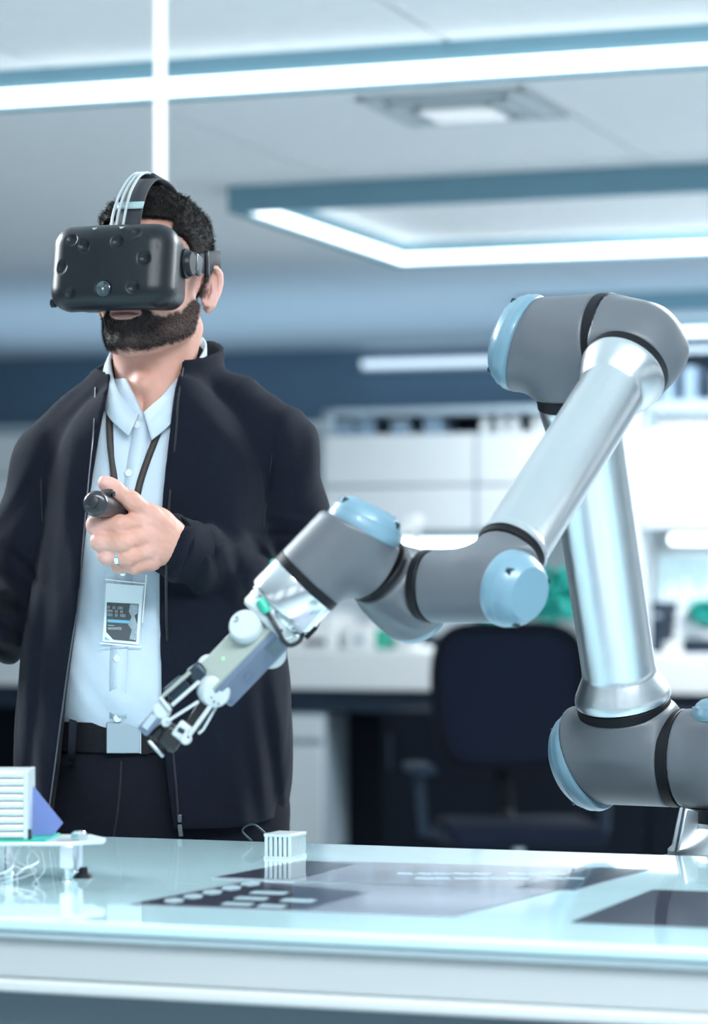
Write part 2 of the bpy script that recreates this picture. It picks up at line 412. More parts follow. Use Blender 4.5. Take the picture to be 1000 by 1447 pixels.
# linear lamp on the far wall
v0, v1 = rv(510, 17.2)[0], rv(740, 17.2)[0]
t = rthing('wall_lamp', 'thin dim strip lamp on the far blue wall', 'lamp', v0, 17.2, zz(512, rv(600, 17.2)[1]))
MB().bb(0, v1-v0, 0, .09, -.022, .022).obj('diffuser', M_leddim, t, bevel=.006)
MB().bb(-.02, v1-v0+.02, .06, .1, -.04, .04).obj('housing', M_cabgrey, t)
# beam across the far end
rstruct(MB().bb(-13, 7, 0, .2, 0, .14), 'trim_1', M_cabgrey, 0, 16.9, 2.02)
# partition wall carrying the cabinets
UP = 12.86
rstruct(MB().bb(-13, 6, 0, .10, 0, 2.02), 'wall_partition', M_part, 0, UP, 0)
# wall cabinets
UC = 12.35
def wallcab(pxs, ztop, zdoor, zmid, zbot, label, shelf2=False):
    va = rv(pxs[0], UC)[0]; vb = rv(pxs[-1], UC)[0]; w_ = vb-va; dp = UP-UC-.002
    t = rthing('wall_cabinet', label, 'cabinet', va, UC)
    m = MB(); m.bb(0, w_, .02, dp, zbot, zdoor); m.bb(0, .05, 0, dp, zdoor, ztop); m.bb(w_-.05, w_, 0, dp, zdoor, ztop)
    m.bb(-.0, w_, 0, dp, ztop-.035, ztop); m.obj('carcass', M_cabgrey, t, bevel=.003)
    MB().bb(.05, w_-.05, dp-.02, dp, zdoor, ztop-.035).obj('back_panel', M_shelf, t)
    for a, b_ in zip(pxs[:-1], pxs[1:]):
        x0 = rv(a, UC)[0]-va; x1 = rv(b_, UC)[0]-va
        for z0, z1 in ((zbot, zmid), (zmid, zdoor)):
            MB().bb(x0+.008, x1-.008, 0, .019, z0+.006, z1-.006).obj('door', M_cab, t, bevel=.002)
    return t, va, w_
wallcab([455, 672, 868], 2.045, 1.925, 1.685, 1.475, 'white wall cabinet with four doors and open top shelf, left of the robot tube')
wallcab([906, 1110, 1310], 2.025, 1.925, 1.680, 1.478, 'white wall cabinet at the right edge with a row of books on top')
wallcab([-260, -20, 180, 385], 2.0, 1.96, 1.760, 1.475, 'white wall cabinet behind the man at the left')
t = rthing('cabinet_post', 'white upright panel between the two wall cabinets right of the robot tube', 'panel', rv(872, UC)[0], UC-.02)
MB().bb(0, rv(903, UC)[0]-rv(872, UC)[0], 0, .3, .94, 2.06).obj('panel', M_cab, t, bevel=.004)
# open rack on top of the right cabinet
va = rv(906, UC)[0]
t = rthing('open_rack', 'dark open rack standing on the right wall cabinet', 'shelf', va, UC+.03, 2.025)
m = MB(); m.bb(0, 1.3, 0, .4, .0, .03); m.bb(0, 1.3, 0, .4, .24, .27); m.bb(0, .03, 0, .4, .03, .24); m.obj('frame', M_cabgrey, t, bevel=.003)
MB().bb(.03, 1.3, .38, .4, .03, .24).obj('back_panel', M_shelf, t)
for k, x in enumerate((.10, .20, .33)):
    o = MB().bb(-.028, .028, 0, .2, 0, .13+.02*(k % 2)).obj('storage_box', M_bookb, None, bevel=.003)
    o.location = R(va+x, UC+.08, 2.056); o.rotation_euler = (0,0,-TH)
    tag(o, ['pale box leftmost on the dark upper rack at the right edge', 'pale box second on the dark upper rack at the right edge', 'pale box third on the dark upper rack, at the frame edge'][k], 'box', 'boxes on the upper rack')
ordn = ['first', 'second', 'third', 'fourth', 'fifth', 'sixth', 'seventh', 'eighth']
def book(px, z, h, wpx, label, group, m=None, u=UC+.06, dep=.22):
    v, d = rv(px, u); wd = wpx/FPX*d
    t = rthing('binder', label, 'book', v, u, z, group)
    b = MB().bb(-wd/2, wd/2, .004, dep, 0, h).obj('pages', M_cab, t)
    mm = MB(); mm.bb(-wd/2-.003, -wd/2, 0, dep, 0, h); mm.bb(wd/2, wd/2+.003, 0, dep, 0, h); mm.bb(-wd/2-.003, wd/2+.003, 0, .004, 0, h); mm.obj('cover', m or M_book, t, bevel=.002)
for k, px in enumerate((684, 707, 725, 757, 772)):
    book(px, 1.926, .078+.006*(k % 2), 9, f'slim white binder, {ordn[k]} from the left on the open shelf left of the robot elbow', 'white binders on the left cabinet shelf')
for k, px in enumerate((935, 951, 966, 981, 996)):
    book(px, 1.926, .078, 10, f'white book, {ordn[k]} from the left in the row on the right cabinet', 'white books on the right cabinet')
for k, (a, b_, h) in enumerate(((476, 498, .055), (502, 526, .07), (552, 575, .05), (598, 622, .066))):
    v0, v1 = rv(a, UC+.05)[0], rv(b_, UC+.05)[0]
    t = rthing('archive_box', ['lowest blue grey box at the left end of the open shelf', 'taller blue grey box second from the left on the open shelf', 'flat blue grey box third from the left on the open shelf', 'blue grey box fourth from the left on the open shelf'][k], 'box', v0, UC+.05, 1.926, 'boxes on the open shelf')
    MB().bb(0, v1-v0, 0, .25, 0, h).obj('body', M_bookb, t, bevel=.004); MB().bb(-.004, v1-v0+.004, -.004, .254, h, h+.014).obj('lid', M_cabgrey, t, bevel=.003)
# counter
UF = 12.0; CZ = .932
va, vb = rv(-300, UF)[0], rv(1300, UF)[0]
t = rthing('worktop', 'long thick white counter running behind the man and the chair', 'counter', va, UF)
MB().bb(0, vb-va, 0, UP-UF-.002, CZ-.175, CZ).obj('top_slab', M_counter, t, bevel=.006)
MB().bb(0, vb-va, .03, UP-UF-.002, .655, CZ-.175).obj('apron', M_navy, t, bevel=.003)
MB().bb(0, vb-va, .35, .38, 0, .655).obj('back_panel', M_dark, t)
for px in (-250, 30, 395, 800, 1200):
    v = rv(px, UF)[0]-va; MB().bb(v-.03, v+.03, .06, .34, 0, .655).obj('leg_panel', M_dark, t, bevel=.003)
v0, v1 = rv(392, UF)[0], rv(450, UF)[0]
t = rthing('drawer_unit', 'pale grey drawer unit under the counter beside the man', 'cabinet', v0+.02, UF+.02)
MB().bb(0, v1-v0, .02, .32, .02, .65).obj('carcass', M_cabgrey, t, bevel=.003)
MB().bb(.01, v1-v0-.01, 0, .02, .53, .635).obj('drawer', M_cab, t, bevel=.003)
MB().bb(.01, v1-v0-.01, 0, .02, .04, .50).obj('drawer', M_cab, t, bevel=.003)
# under-cabinet lights
for px0, px1, py, lb in ((565, 690, 769, 'bright under-cabinet light tube left of the robot forearm'), (945, 1120, 762, 'bright under-cabinet light tube at the right edge'), (60, 430, 769, 'under-cabinet light tube behind the man')):
    v0, d = rv(px0, UC+.1); v1 = rv(px1, UC+.1)[0]
    t = rthing('cabinet_light', lb, 'lamp', v0, UC+.1, zz(py, d))
    MB().bb(0, v1-v0, 0, .04, -.022, .022).obj('tube', M_led, t, bevel=.01)
    MB().bb(0, v1-v0, 0, .06, .024, .045).obj('holder', M_cabgrey, t, bevel=.003)
# equipment on the counter
def ctr(name, label, cat, px, du=.25, group=None):
    v, d = rv(px, UF+du); return rthing(name, label, cat, v, UF+du, CZ, group), d/FPX
t, s = ctr('test_instrument', 'white bench instrument with a dark slot beside the man', 'machine', 447)
MB().bb(-45*s, 30*s, 0, .3, .0, 46*s).obj('housing', M_counter, t, bevel=.012)
MB().bb(-18*s, 14*s, -.004, .01, 6*s, 14*s).obj('slot', M_screw, t, bevel=.002)
MB().bb(-40*s, 26*s, .02, .28, 46*s, 54*s).obj('top_tray', M_cab, t, bevel=.01)
t, s = ctr('analyser', 'white box analyser with a small square display under the robot wrist', 'machine', 508)
MB().bb(-24*s, 20*s, 0, .28, 0, 34*s).obj('housing', M_counter, t, bevel=.012)
MB().bb(-8*s, 6*s, -.004, .01, 8*s, 20*s).obj('display', M_cabgrey, t, bevel=.002)
MB().bb(21*s, 32*s, .02, .2, 0, 30*s).obj('side_door', M_green, t, bevel=.01)
t, s = ctr('beaker', 'white round jar on the counter right of the analyser', 'jar', 560)
MB().lathe((0,.1,0), (0,0,1), [(12*s, 0), (13*s, 3*s), (13*s, 16*s), (9*s, 20*s)], 24).obj('jar_body', M_counter, t)
MB().lathe((0,.1,20*s), (0,0,1), [(10*s, 0), (10*s, 4*s)], 24).obj('jar_lid', M_cab, t)
t, s = ctr('desk_phone', 'dark angular device on the counter left of the chair back', 'device', 596)
m = MB(); m.add([(-20*s,0,0),(20*s,0,0),(20*s,.2,0),(-20*s,.2,0),(-10*s,.04,20*s),(12*s,.04,18*s),(12*s,.16,20*s),(-10*s,.16,20*s)], [(0,1,5,4),(1,2,6,5),(2,3,7,6),(3,0,4,7),(4,5,6,7),(0,3,2,1)])
m.obj('device_body', M_navy, t, bevel=.01)
MB().box((0, .02, 21*s), (26*s, .06, 4*s)).obj('handset', M_screw, t, bevel=.006)
t, s = ctr('desk_lamp', 'white desk lamp with a tilted head above the robot wrist', 'lamp', 590, .15)
MB().lathe((0,0,0), (0,0,1), [(.09, 0), (.09, .015), (.02, .03)], 24).obj('base', M_counter, t)
MB().tube([(0,0,.02), (.01,0,.35), (-.01,0,.56)], .013).obj('stem', M_cab, t)
MB().lathe((-.14, -.02, .50), (.86, 0, .5), [(.03, 0), (.036, .02), (.036, .15), (.02, .19)], 20).obj('lamp_head', M_counter, t)
# monitor on the right
t, s = ctr('monitor', 'flat monitor with a grey picture at the right edge behind the robot', 'screen', 962, .55)
MB().bb(-36*s, 46*s, 0, .03, 48*s, 138*s).obj('bezel', M_cab, t, bevel=.004)
MB().bb(-33*s, 43*s, -.003, .0, 52*s, 134*s).obj('screen', M_screen, t)
m = MB()
for k in range(7):
    x = (-26+k*10)*s; h = (30+(k*37 % 23))*s; m.bb(x, x+6*s, -.005, -.003, 54*s, 54*s+h)
m.obj('picture_blocks', M_book, t)
MB().bb(-6*s, 6*s, .03, .07, 0, 60*s).obj('stand', M_cabgrey, t); MB().bb(-20*s, 20*s, -.06, .12, 0, 4*s).obj('stand_foot', M_cabgrey, t, bevel=.004)
t, s = ctr('computer_tower', 'narrow dark computer tower beside the robot upper tube', 'computer', 928, .12)
MB().bb(-9*s, 8*s, 0, .3, 0, 72*s).obj('case', M_navy, t, bevel=.006); MB().bb(-6*s, 5*s, -.003, 0, 50*s, 56*s).obj('drive_slot', M_cabgrey, t)
t, s = ctr('keyboard_case', 'low dark case on the counter at the right edge', 'box', 985, .03)
MB().bb(-22*s, 40*s, 0, .12, 0, 18*s).obj('case', M_navy, t, bevel=.01); MB().bb(-22*s, 40*s, 0, .12, 18*s, 21*s).obj('lid', M_screw, t, bevel=.004)
t, s = ctr('cup', 'small white cup on the counter right of the robot tube', 'cup', 947, .06)
MB().lathe((0,.0,0), (0,0,1), [(.02, 0), (.028, .005), (.032, .05), (.029, .05), (.026, .008), (0, .006)], 20).obj('cup_body', M_counter, t)
MB().tube([(.03,0,.04), (.048,0,.036), (.048,0,.016), (.03,0,.012)], .004, 6).obj('handle', M_counter, t)
t, s = ctr('paper_stack', 'stack of pale papers standing below the monitor', 'papers', 954, .26)
for k in range(4): MB().bb(-6*s+k*.006, 10*s, 0, .12, k*15*s, k*15*s+12*s).obj('paper_bundle', M_book, t, bevel=.003)
def plant(px, label, du, hh, rr, n):
    t, s = ctr('potted_plant', label, 'plant', px, du)
    MB().lathe((0,0,0), (0,0,1), [(.05, 0), (.075, .10), (.08, .10), (.07, .09), (0, .085)], 20).obj('pot', M_pot, t)
    st = MB(); lf = MB(); rnd = random.Random(px)
    for k in range(14):
        a = rnd.uniform(0, 2*pi); r = rr*rnd.uniform(.2, .8); st.tube([(0,0,.08), (r*.4*math.cos(a), r*.4*math.sin(a), hh*.5), (r*math.cos(a), r*math.sin(a), hh*rnd.uniform(.6,.95))], .003, 5)
    st.obj('stems', M_leaf, t)
    for k in range(n):
        a = rnd.uniform(0, 2*pi); b = rnd.uniform(-.9, 1.5); q = rnd.uniform(.35, 1)
        c = Vector((rr*q*math.cos(a)*math.cos(b*.6), rr*q*math.sin(a)*math.cos(b*.6), .12+(hh-.12)*(.5+.5*math.sin(b))*q**.3))
        Rm = Matrix.Rotation(rnd.uniform(0, 6.28), 3, 'Z') @ Matrix.Rotation(rnd.uniform(-.9, .9), 3, 'X'); L = rnd.uniform(.04, .075); w_ = L*.35
        V = [Rm @ Vector(p) + c for p in ((0,-L*.5,0), (w_*.8,-L*.15,.006), (w_,L*.1,.0), (0,L*.6,-.008), (-w_,L*.1,0), (-w_*.8,-L*.15,.006), (0,0,.012))]
        lf.add(V, [(6,0,1),(6,1,2),(6,2,3),(6,3,4),(6,4,5),(6,5,0)])
    o = lf.obj('leaves', M_leaf, t, fixn=False); o['kind'] = 'stuff'
plant(782, 'bushy teal green plant between the robot wrist and upper tube', .42, .38, .16, 520)
plant(700, 'low teal green plant half hidden behind the robot wrist', .30, .26, .10, 220)
plant(1000, 'small teal plant at the right edge below the monitor', .30, .22, .085, 220)
# office chair, seen from behind
k_ = 9.4/FPX
t = empty('office_chair', W(718, 820, 9.4)*1, 'dark mesh office chair facing us, between the counter and the robot', 'chair'); t.location.z = 0; t.rotation_euler = (0,0,math.radians(186))
cx = 0
def backpt(a, b):
    x = a*.245*(1-.10*max(0, -b)); z = .86+b*.235; y = -.07+.07*a*a+.03*b*b; return Vector((x, y, z))
def se(t_, n=4.5):
    c, s_ = math.cos(t_), math.sin(t_); return (math.copysign(abs(c)**(2/n), c), math.copysign(abs(s_)**(2/n), s_))
m = MB(); m.tube([backpt(*se(2*pi*k/48)) for k in range(49)], .018, 10); m.obj('back_frame', M_chair, t)
V = []; F = []; N = 14
for j in range(N):
    for i in range(N): a, b = -1+2*i/(N-1), -1+2*j/(N-1); a2 = a*math.sqrt(1-b*b*.28*abs(a)**2); b2 = b*math.sqrt(1-a*a*.28*abs(b)**2); V.append(backpt(a2, b2))
for j in range(N-1):
    for i in range(N-1): F.append((j*N+i, j*N+i+1, (j+1)*N+i+1, (j+1)*N+i))
o = MB().add(V, F).obj('mesh_back', M_mesh, t); s_ = o.modifiers.new('t', 'SOLIDIFY'); s_.thickness = .006
MB().tube([(0,-.10,.80), (0,-.13,.62), (0,-.06,.47), (0,.1,.42)], [.035,.035,.03,.03], 10).obj('spine', M_chair, t)
o = MB().bb(-.25, .25, -.02, .46, .40, .47).obj('seat', M_mesh, t, bevel=.03, seg=4)
for sgn in (-1, 1):
    MB().tube([(sgn*.20,.15,.41), (sgn*.30,.12,.43), (sgn*.31,.08,.62)], .02, 8).obj('arm_post', M_navy, t)
    MB().bb(sgn*.31-.04, sgn*.31+.04, -.04, .24, .62, .65).obj('armrest', M_navy, t, bevel=.012, seg=3)
MB().lathe((0,.2,.09), (0,0,1), [(.03, 0), (.03, .2), (.02, .2), (.02, .32)], 16).obj('gas_post', M_steel, t)
for k in range(5):
    a = 2*pi*k/5+.3; q = MB().bar((0,.2,.11), (.31*math.cos(a), .2+.31*math.sin(a), .085), .045, .03, (0,0,1)).obj('base_leg', M_navy, t, bevel=.006)
    MB().lathe((.31*math.cos(a)-.012*math.sin(a), .2+.31*math.sin(a)+.012*math.cos(a), .03), (-math.sin(a), math.cos(a), 0), [(.03, 0), (.03, .025)], 16).obj('caster', M_black, q)
# second chair / dark storage behind it
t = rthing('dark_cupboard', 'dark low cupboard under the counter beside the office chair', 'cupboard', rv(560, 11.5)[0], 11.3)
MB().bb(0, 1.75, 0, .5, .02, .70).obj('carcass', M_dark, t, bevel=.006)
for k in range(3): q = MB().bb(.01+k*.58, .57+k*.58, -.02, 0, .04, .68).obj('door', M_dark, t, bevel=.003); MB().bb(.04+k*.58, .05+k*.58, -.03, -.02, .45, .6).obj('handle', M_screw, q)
# ------------------------------------------------------------------ WORK TABLE
TZ = .92; U0, U1 = 2.492, 3.33
t = rthing('work_table', 'wide white work table with glossy pale cyan glass top in the foreground', 'table', -.9, 2.9)
def tb(m, v0, v1, u0, u1, z0, z1): return m.bb(v0+.9, v1+.9, u0-2.9, u1-2.9, z0, z1)
VL, VR = -2.6, .75
tb(MB(), VL, VR, U0, U1, TZ-.012, TZ).obj('glass_top', M_tglass, t, bevel=.003)
tb(MB(), VL+.003, VR-.003, U0+.004, U1-.004, TZ-.020, TZ-.0125).obj('frosted_edge', M_tedge, t, bevel=.002)
tb(MB(), VL+.006, VR-.006, U0+.010, U1-.01, TZ-.060, TZ-.0205).obj('apron', M_twhite, t, bevel=.003)
tb(MB(), VL+.003, VR-.003, U0+.004, U1-.01, TZ-.073, TZ-.0605).obj('lower_lip', mat('lip_white', (0.60,0.64,0.65), 0.4), t, bevel=.003)
tb(MB(), VL+.02, VR-.02, U0+.03, U1-.04, .06, TZ-.0735).obj('cabinet_body', M_tgrey, t, bevel=.003)
tb(MB(), VL+.05, VR-.05, U0+.07, U1-.08, 0, .06).obj('plinth', M_dark, t)
def TP(px, py, z=TZ): D = (HC-z)*FPX/(py-HY); return Vector(((px-500)/FPX*D, D, z))
def sheet(name, pix, z, m, label=None, cat=None, group=None, parent=None, th=.0006):
    P = [TP(x, y) for x, y in pix]; c = sum(P, Vector())/len(P)
    V = [(p.x-c.x, p.y-c.y, 0) for p in P]+[(p.x-c.x, p.y-c.y, th) for p in P]; n = len(P)
    F = [tuple(range(n))[::-1], tuple(range(n, 2*n))]+[(i, (i+1) % n, n+(i+1) % n, n+i) for i in range(n)]
    o = MB().add(V, F).obj(name, m, None, smooth=False); o.location = (c.x, c.y, TZ+z)
    if label: tag(o, label, cat, group)
    if parent:
        o.parent = parent; o.location = (c.x-parent.location.x, c.y-parent.location.y, TZ+z-parent.location.z)
    return o
A = sheet('printed_film', [(180,1279),(640,1296),(790,1258),(345,1246)], .0004, M_filmg, 'printed dark film sheet nearest the front edge, with white dots at its left', 'sheet', 'printed films on the table')
B = sheet('printed_film', [(300,1241),(812,1259),(918,1229),(425,1217)], .0004, M_filmg, 'dark film sheet behind the dotted one, reaching right of the small heat sink', 'sheet', 'printed films on the table')
Cc = sheet('printed_film', [(806,1304),(1120,1316),(1190,1268),(922,1258)], .0004, M_film, 'plain dark film sheet at the right edge of the table', 'sheet', 'printed films on the table')
sheet('dark_border', [(186,1278.5),(430,1287.5),(520,1262),(356,1247.5)], .0007-.0003+.0004, M_film, parent=A, th=.0004)
sheet('dark_border', [(306,1240.5),(420,1244.5),(500,1222),(430,1218)], .0008, M_film, parent=B, th=.0004)
sheet('dark_border', [(725,1255.5),(810,1258.5),(914,1229.5),(840,1227)], .0008, M_film, parent=B, th=.0004)
for k in range(5):
    x, y = 246+k*27, 1274-k*6.0
    sheet('white_print', [(x-14,y+2.2),(x-2,y+3.8),(x+12,y+1.8),(x+14,y-1.6),(x+2,y-3),(x-12,y-1.4)], .0013, M_filmp, parent=A, th=.0004)
for k, (x0, y0, x1) in enumerate(((312,1280,352),(330,1272,372),(352,1264,400),(362,1283,398),(395,1275,440))):
    sheet('white_print', [(x0,y0),(x1,y0+1.6),(x1+8,y0-1.5),(x0+8,y0-3.2)], .0013, M_filmp, parent=A, th=.0004)
for k in range(16):
    x0 = 560+(k*53 % 240); y0 = 1236+(k*7 % 14); sheet('white_print', [(x0,y0),(x0+26,y0+.8),(x0+30,y0-.8),(x0+4,y0-1.8)], .0009, M_filmp, parent=B, th=.0004)
# small heat sink with its reflection
hs = empty('heat_sink', TP(392, 1214), 'small white finned heat sink standing on the table below the jacket hem', 'heat sink', math.radians(-22))
m = MB(); n1, n2 = 6, 9; wd, dp, hh = .036, .046, .026
for i in range(n1):
    for j in range(n2):
        x = -wd/2+wd*(i+.5)/n1; y = dp*(j+.5)/n2; m.bb(x-wd/n1*.33, x+wd/n1*.33, y-dp/n2*.30, y+dp/n2*.30, .003, hh)
o = m.obj('fins', M_sink, hs)
MB().bb(-wd/2, wd/2, 0, dp, 0, .003).obj('base_plate', M_sink, hs)
MB().bb(-wd/2, wd/2, 0, dp, hh, hh+.0035).obj('top_plate', M_sink, hs, bevel=.0006)
o = MB().tube(smoothpath([TP(380,1195)+Vector((-.022,.02,.004)), TP(380,1195)+Vector((-.034,.02,.017)), TP(380,1195)+Vector((-.020,.025,.024)), TP(380,1195)+Vector((.0,.03,.008))]), .0012, 8).obj('wire_loop', M_screw, None)
tag(o, 'thin dark wire loop curling out behind the small heat sink', 'wire')
# circuit board on standoffs with a big ribbed heat sink
DB = 3.14
def Wb(px, py, d=0): return W(px, py, DB+d)
bz = Wb(0, 1192).z
bd = empty('circuit_board', (Wb(20,1200).x, DB, TZ), 'circuit board raised on metal posts at the left edge of the table', 'circuit board')
def L0(p): return p-Vector(bd.location)
def quad(mb, pts, z0, z1, mi=0):
    n = len(pts); V = [(p[0], p[1], z0) for p in pts]+[(p[0], p[1], z1) for p in pts]
    mb.add(V, [tuple(range(n))[::-1], tuple(range(n, 2*n))]+[(i, (i+1) % n, n+(i+1) % n, n+i) for i in range(n)], mi)
x0, x1 = Wb(-60,0).x-bd.location.x, Wb(147,0).x-bd.location.x
zb = bz-TZ
m = MB(); quad(m, [(x0,-.03),(x1-.045,-.03),(x1,-.005),(x1,.025),(x1-.02,.07),(x0,.07)], zb, zb+.004); m.obj('metal_plate', M_sink, bd, bevel=.0008)
m = MB(); quad(m, [(x0,-.026),(x1-.062,-.026),(x1-.055,.06),(x0,.06)], zb+.004, zb+.0065); m.obj('green_board', M_pcb, bd)
def nut(mb, c, r, h, n=6): mb.lathe(c, (0,0,1), [(r*.85, 0), (r, h*.15), (r, h*.85), (r*.85, h)], n)
cx_ = Wb(97,0).x-bd.location.x
m = MB(); m.bb(cx_-.0065, cx_+.0085, -.036, -.022, .014, zb+.001); m.obj('post', M_steel, bd, bevel=.001)
MB().lathe((cx_+.001,-.029,0), (0,0,1), [(.006,0),(.0055,.002),(.0035,.003),(.0035,.016)], 20).obj('post_foot', M_steel, bd)
cx2 = Wb(112,0).x-bd.location.x
m = MB(); nut(m, (cx2, .0, zb+.004), .010, .0085); m.lathe((cx2,0,zb+.0125), (0,0,1), [(.007,0),(.006,.0015),(0,.002)], 20); m.obj('nut', M_steel, bd)
MB().lathe((cx2,0,.010), (0,0,1), [(.004,0),(.004,zb-.010)], 16).obj('stud', M_steel, bd)
MB().lathe((cx2+.004,0,0), (0,0,1), [(.0115,0),(.010,.003),(.006,.006),(.005,.012)], 24).obj('rubber_foot', M_rub, bd)
for xx, yy in ((x0+.01, .0), (x0+.05, .055), (x1-.04, .06)):
    MB().lathe((xx,yy,0), (0,0,1), [(.006,0),(.0045,.003),(.0045,zb)], 16).obj('post', M_steel, bd)
MB().bb(Wb(41,0).x-bd.location.x, Wb(47,0).x-bd.location.x, -.02, -.012, zb+.0065, zb+.0175).obj('capacitor', M_black, bd, bevel=.001)
rt = random.Random(3)
for k in range(7):
    a = Vector((Wb(6+k*9,0).x-bd.location.x, -.02, zb)); pts = [a, a+Vector((rt.uniform(-.01,.02), -.02, -.015)), a+Vector((rt.uniform(-.03,.02), -.03, -.026)), a+Vector((rt.uniform(-.05,.02), -.05, -zb+.001))]
    MB().tube(smoothpath(pts, 6), .0006, 6).obj('thin_wire', M_wire, bd)
xh = Wb(41,0).x; sc_ = DB/FPX
bh = empty('ribbed_heat_sink', (xh-.04, DB, TZ+zb+.0065), 'large silver heat sink with horizontal ribs at the left edge, on the circuit board', 'heat sink')
hh = 96*sc_
m = MB(); m.bb(-.05, .036, -.012, .045, 0, hh); m.obj('core', M_sink, bh)
nr = 9
for k in range(nr):
    z = hh*(k+.5)/nr; MB().bb(-.052, .040, -.02, .05, z-hh/nr*.36, z+hh/nr*.36).obj('rib', M_sink, bh, bevel=.0012)
MB().bb(.036, .041, -.021, .051, 0, hh).obj('side_plate', M_sink, bh, bevel=.0005)
m = MB(); P = [Wb(89,1163,.03), Wb(34,1095,.03), Wb(-20,1140,.03), Wb(5,1180,.03), Wb(75,1180,.03)]; c = P[3].copy()
V = [p-c for p in P]+[p-c+Vector((0,.002,0)) for p in P]
m.add(V, [(0,1,2,3,4), (9,8,7,6,5)]+[(i, (i+1) % 5, 5+(i+1) % 5, 5+i) for i in range(5)])
o = m.obj('blue_sheet', M_bluefilm, None, smooth=False); o.location = c; tag(o, 'thin blue plastic sheet standing tilted behind the ribbed heat sink', 'sheet')
# ================================================================== THE ROBOT ARM
PH = math.radians(32); AX = Vector((math.cos(PH), -math.sin(PH), 0)); N_ = np.array
BASE = W(1045, 1100, 3.55)
S0 = W(892, 1069, 3.62); E0 = W(806, 484, 3.45); E1 = W(904, 489, 3.40); W1 = W(690, 829, 3.12)
rb = empty('robot_arm', (BASE.x, BASE.y, .80), 'grey and silver jointed robot arm with pale blue lids reaching over the table', 'robot')
UPD = (E0-S0).normalized(); FD = (W1-E1).normalized()
def rsdf(name, f, lo, hi, h, m, parent=rb, sharp=None, label=None):
    V, F = sdf(f, lo, hi, h); me = sdf_mesh(name, [(V, F)], m, sharp); o = link(name, me, parent, True)
    if label: o['label'] = label
    return o
def bounds(pts, r): P = N_([list(p) for p in pts]); return P.min(0)-r, P.max(0)+r
def ringpart(c, d, r, w_, parent=rb, name='joint_ring', m=None, dr=.0012):
    d = Vector(d).normalized()
    return MB().lathe(Vector(c)-d*w_/2, d, [(r*.8, 0), (r+dr-.001, 0), (r+dr, .001), (r+dr, w_-.001), (r+dr-.001, w_), (r*.8, w_)], 72).obj(name, m or M_rub, parent, True)
def lid(c, d, r, h, parent=rb, screws=3, up=(0,0,1), n0=0.4, fl=.62):
    d = Vector(d).normalized(); c = Vector(c)
    prof = [(r*.97, -.004), (r*1.02, -.002), (r*1.03, .001), (r*1.03, .006), (r*1.0, .009), (r*.985, .014), (r*.97, h*.45), (r*.90, h*.72), (r*.80, h*.90), (r*fl, h), (r*fl*.98, h+.0006), (0, h+.0006)]
    o = MB().lathe(c, d, prof, 72).obj('joint_lid', M_lid, parent, True)
    p = d.cross(Vector(up)).normalized(); q = d.cross(p)
    for k in range(screws):
        a = 2*pi*k/screws+n0; s = c+(p*math.cos(a)+q*math.sin(a))*r*.84+d*h*.80
        MB().lathe(s-d*.0055, d, [(.0045, 0), (.0045, .0065), (.003, .0065), (.003, .005), (0, .005)], 14).obj('screw', M_screw, o, True)
    return o
def tubepart(a, b, prof, name='arm_tube'):
    a = Vector(a); b = Vector(b); return MB().lathe(a, b-a, prof, 96).obj(name, M_alu, rb, True)
r1 = .0625
# base column
BT = Vector((BASE.x, BASE.y, S0.z+.005)); zc = S0.z
zring = HC+(820-1157)/FPX*3.55
ped = empty('pedestal', (BASE.x, BASE.y, 0), 'steel pedestal behind the table carrying the robot arm', 'stand')
MB().lathe((0,0,0), (0,0,1), [(.16, 0), (.16, .012), (.07, .02), (.07, .86), (.11, .87), (.11, .8995)], 48).obj('column', M_tgrey, ped)
rb.location.z = .90; bpy.context.view_layer.update()
foot = MB().lathe((BASE.x, BASE.y, .90), (0,0,1), [(.090, 0), (.090, .012), (.086, .016), (.066, zring-.90-.016), (.061, zring-.90-.010), (.061, zring-.90-.004)], 72).obj('base_foot', M_alu, rb, True)
for k in range(8):
    a = 2*pi*k/8+.35; c = Vector((BASE.x+.079*math.cos(a), BASE.y+.079*math.sin(a), .93)); MB().bar(c+Vector((0,0,-.022)), c+Vector((-.012*math.cos(a),-.012*math.sin(a),.035)), .010, .022, (math.cos(a), math.sin(a), 0)).obj('foot_rib', M_alu, foot, True, bevel=.002)
ringpart((BASE.x, BASE.y, zring+.005), (0,0,1), .060, .018)
bc = Vector((BASE.x, BASE.y, S0.z)); sr = S0+AX*.052
bs = bc+(S0-bc).normalized()*.062
S0b = Vector((S0.x, S0.y, S0.z))
adir = (bc-S0); adir.z = 0; gap = adir.length; adir.normalize()
ringc = S0+adir*(gap*.44)
def fb(P):
    d = cyl(P, (BASE.x, BASE.y, zring+.014), (BASE.x, BASE.y, S0.z+.052), .0615, .012)
    e = cyl(P, ringc+adir*.007, bc, r1, .004)
    return smin(d, e, .022)
rsdf('base_housing', fb, *bounds([bc, ringc], .10), .0028, M_house)
ringpart(ringc, adir, r1-.001, .015)
lid((BASE.x, BASE.y, S0.z+.052), (0,0,1), .060, .026, up=(1,0,0))
# shoulder
ln_s = (-adir*.93-UPD*.36).normalized(); lc_s = S0-adir*.060-UPD*.004
utop = S0+UPD*.083
def fs(P):
    d = cyl(P, S0-adir*.11, ringc-adir*.007, r1, .004); e = cyl(P, S0+UPD*.02, S0+UPD*.066, .058, .004)
    d = smin(d, e, .03)
    return smax(d, plane(P, lc_s, ln_s), .006)
rsdf('shoulder_housing', fs, *bounds([S0, lc_s, ringc, utop], .09), .0028, M_house)
lid(lc_s+UPD*-.003, ln_s, r1*1.04, .030, up=UPD)
ringpart(S0+UPD*.071, UPD, .0585, .013, m=M_rub)
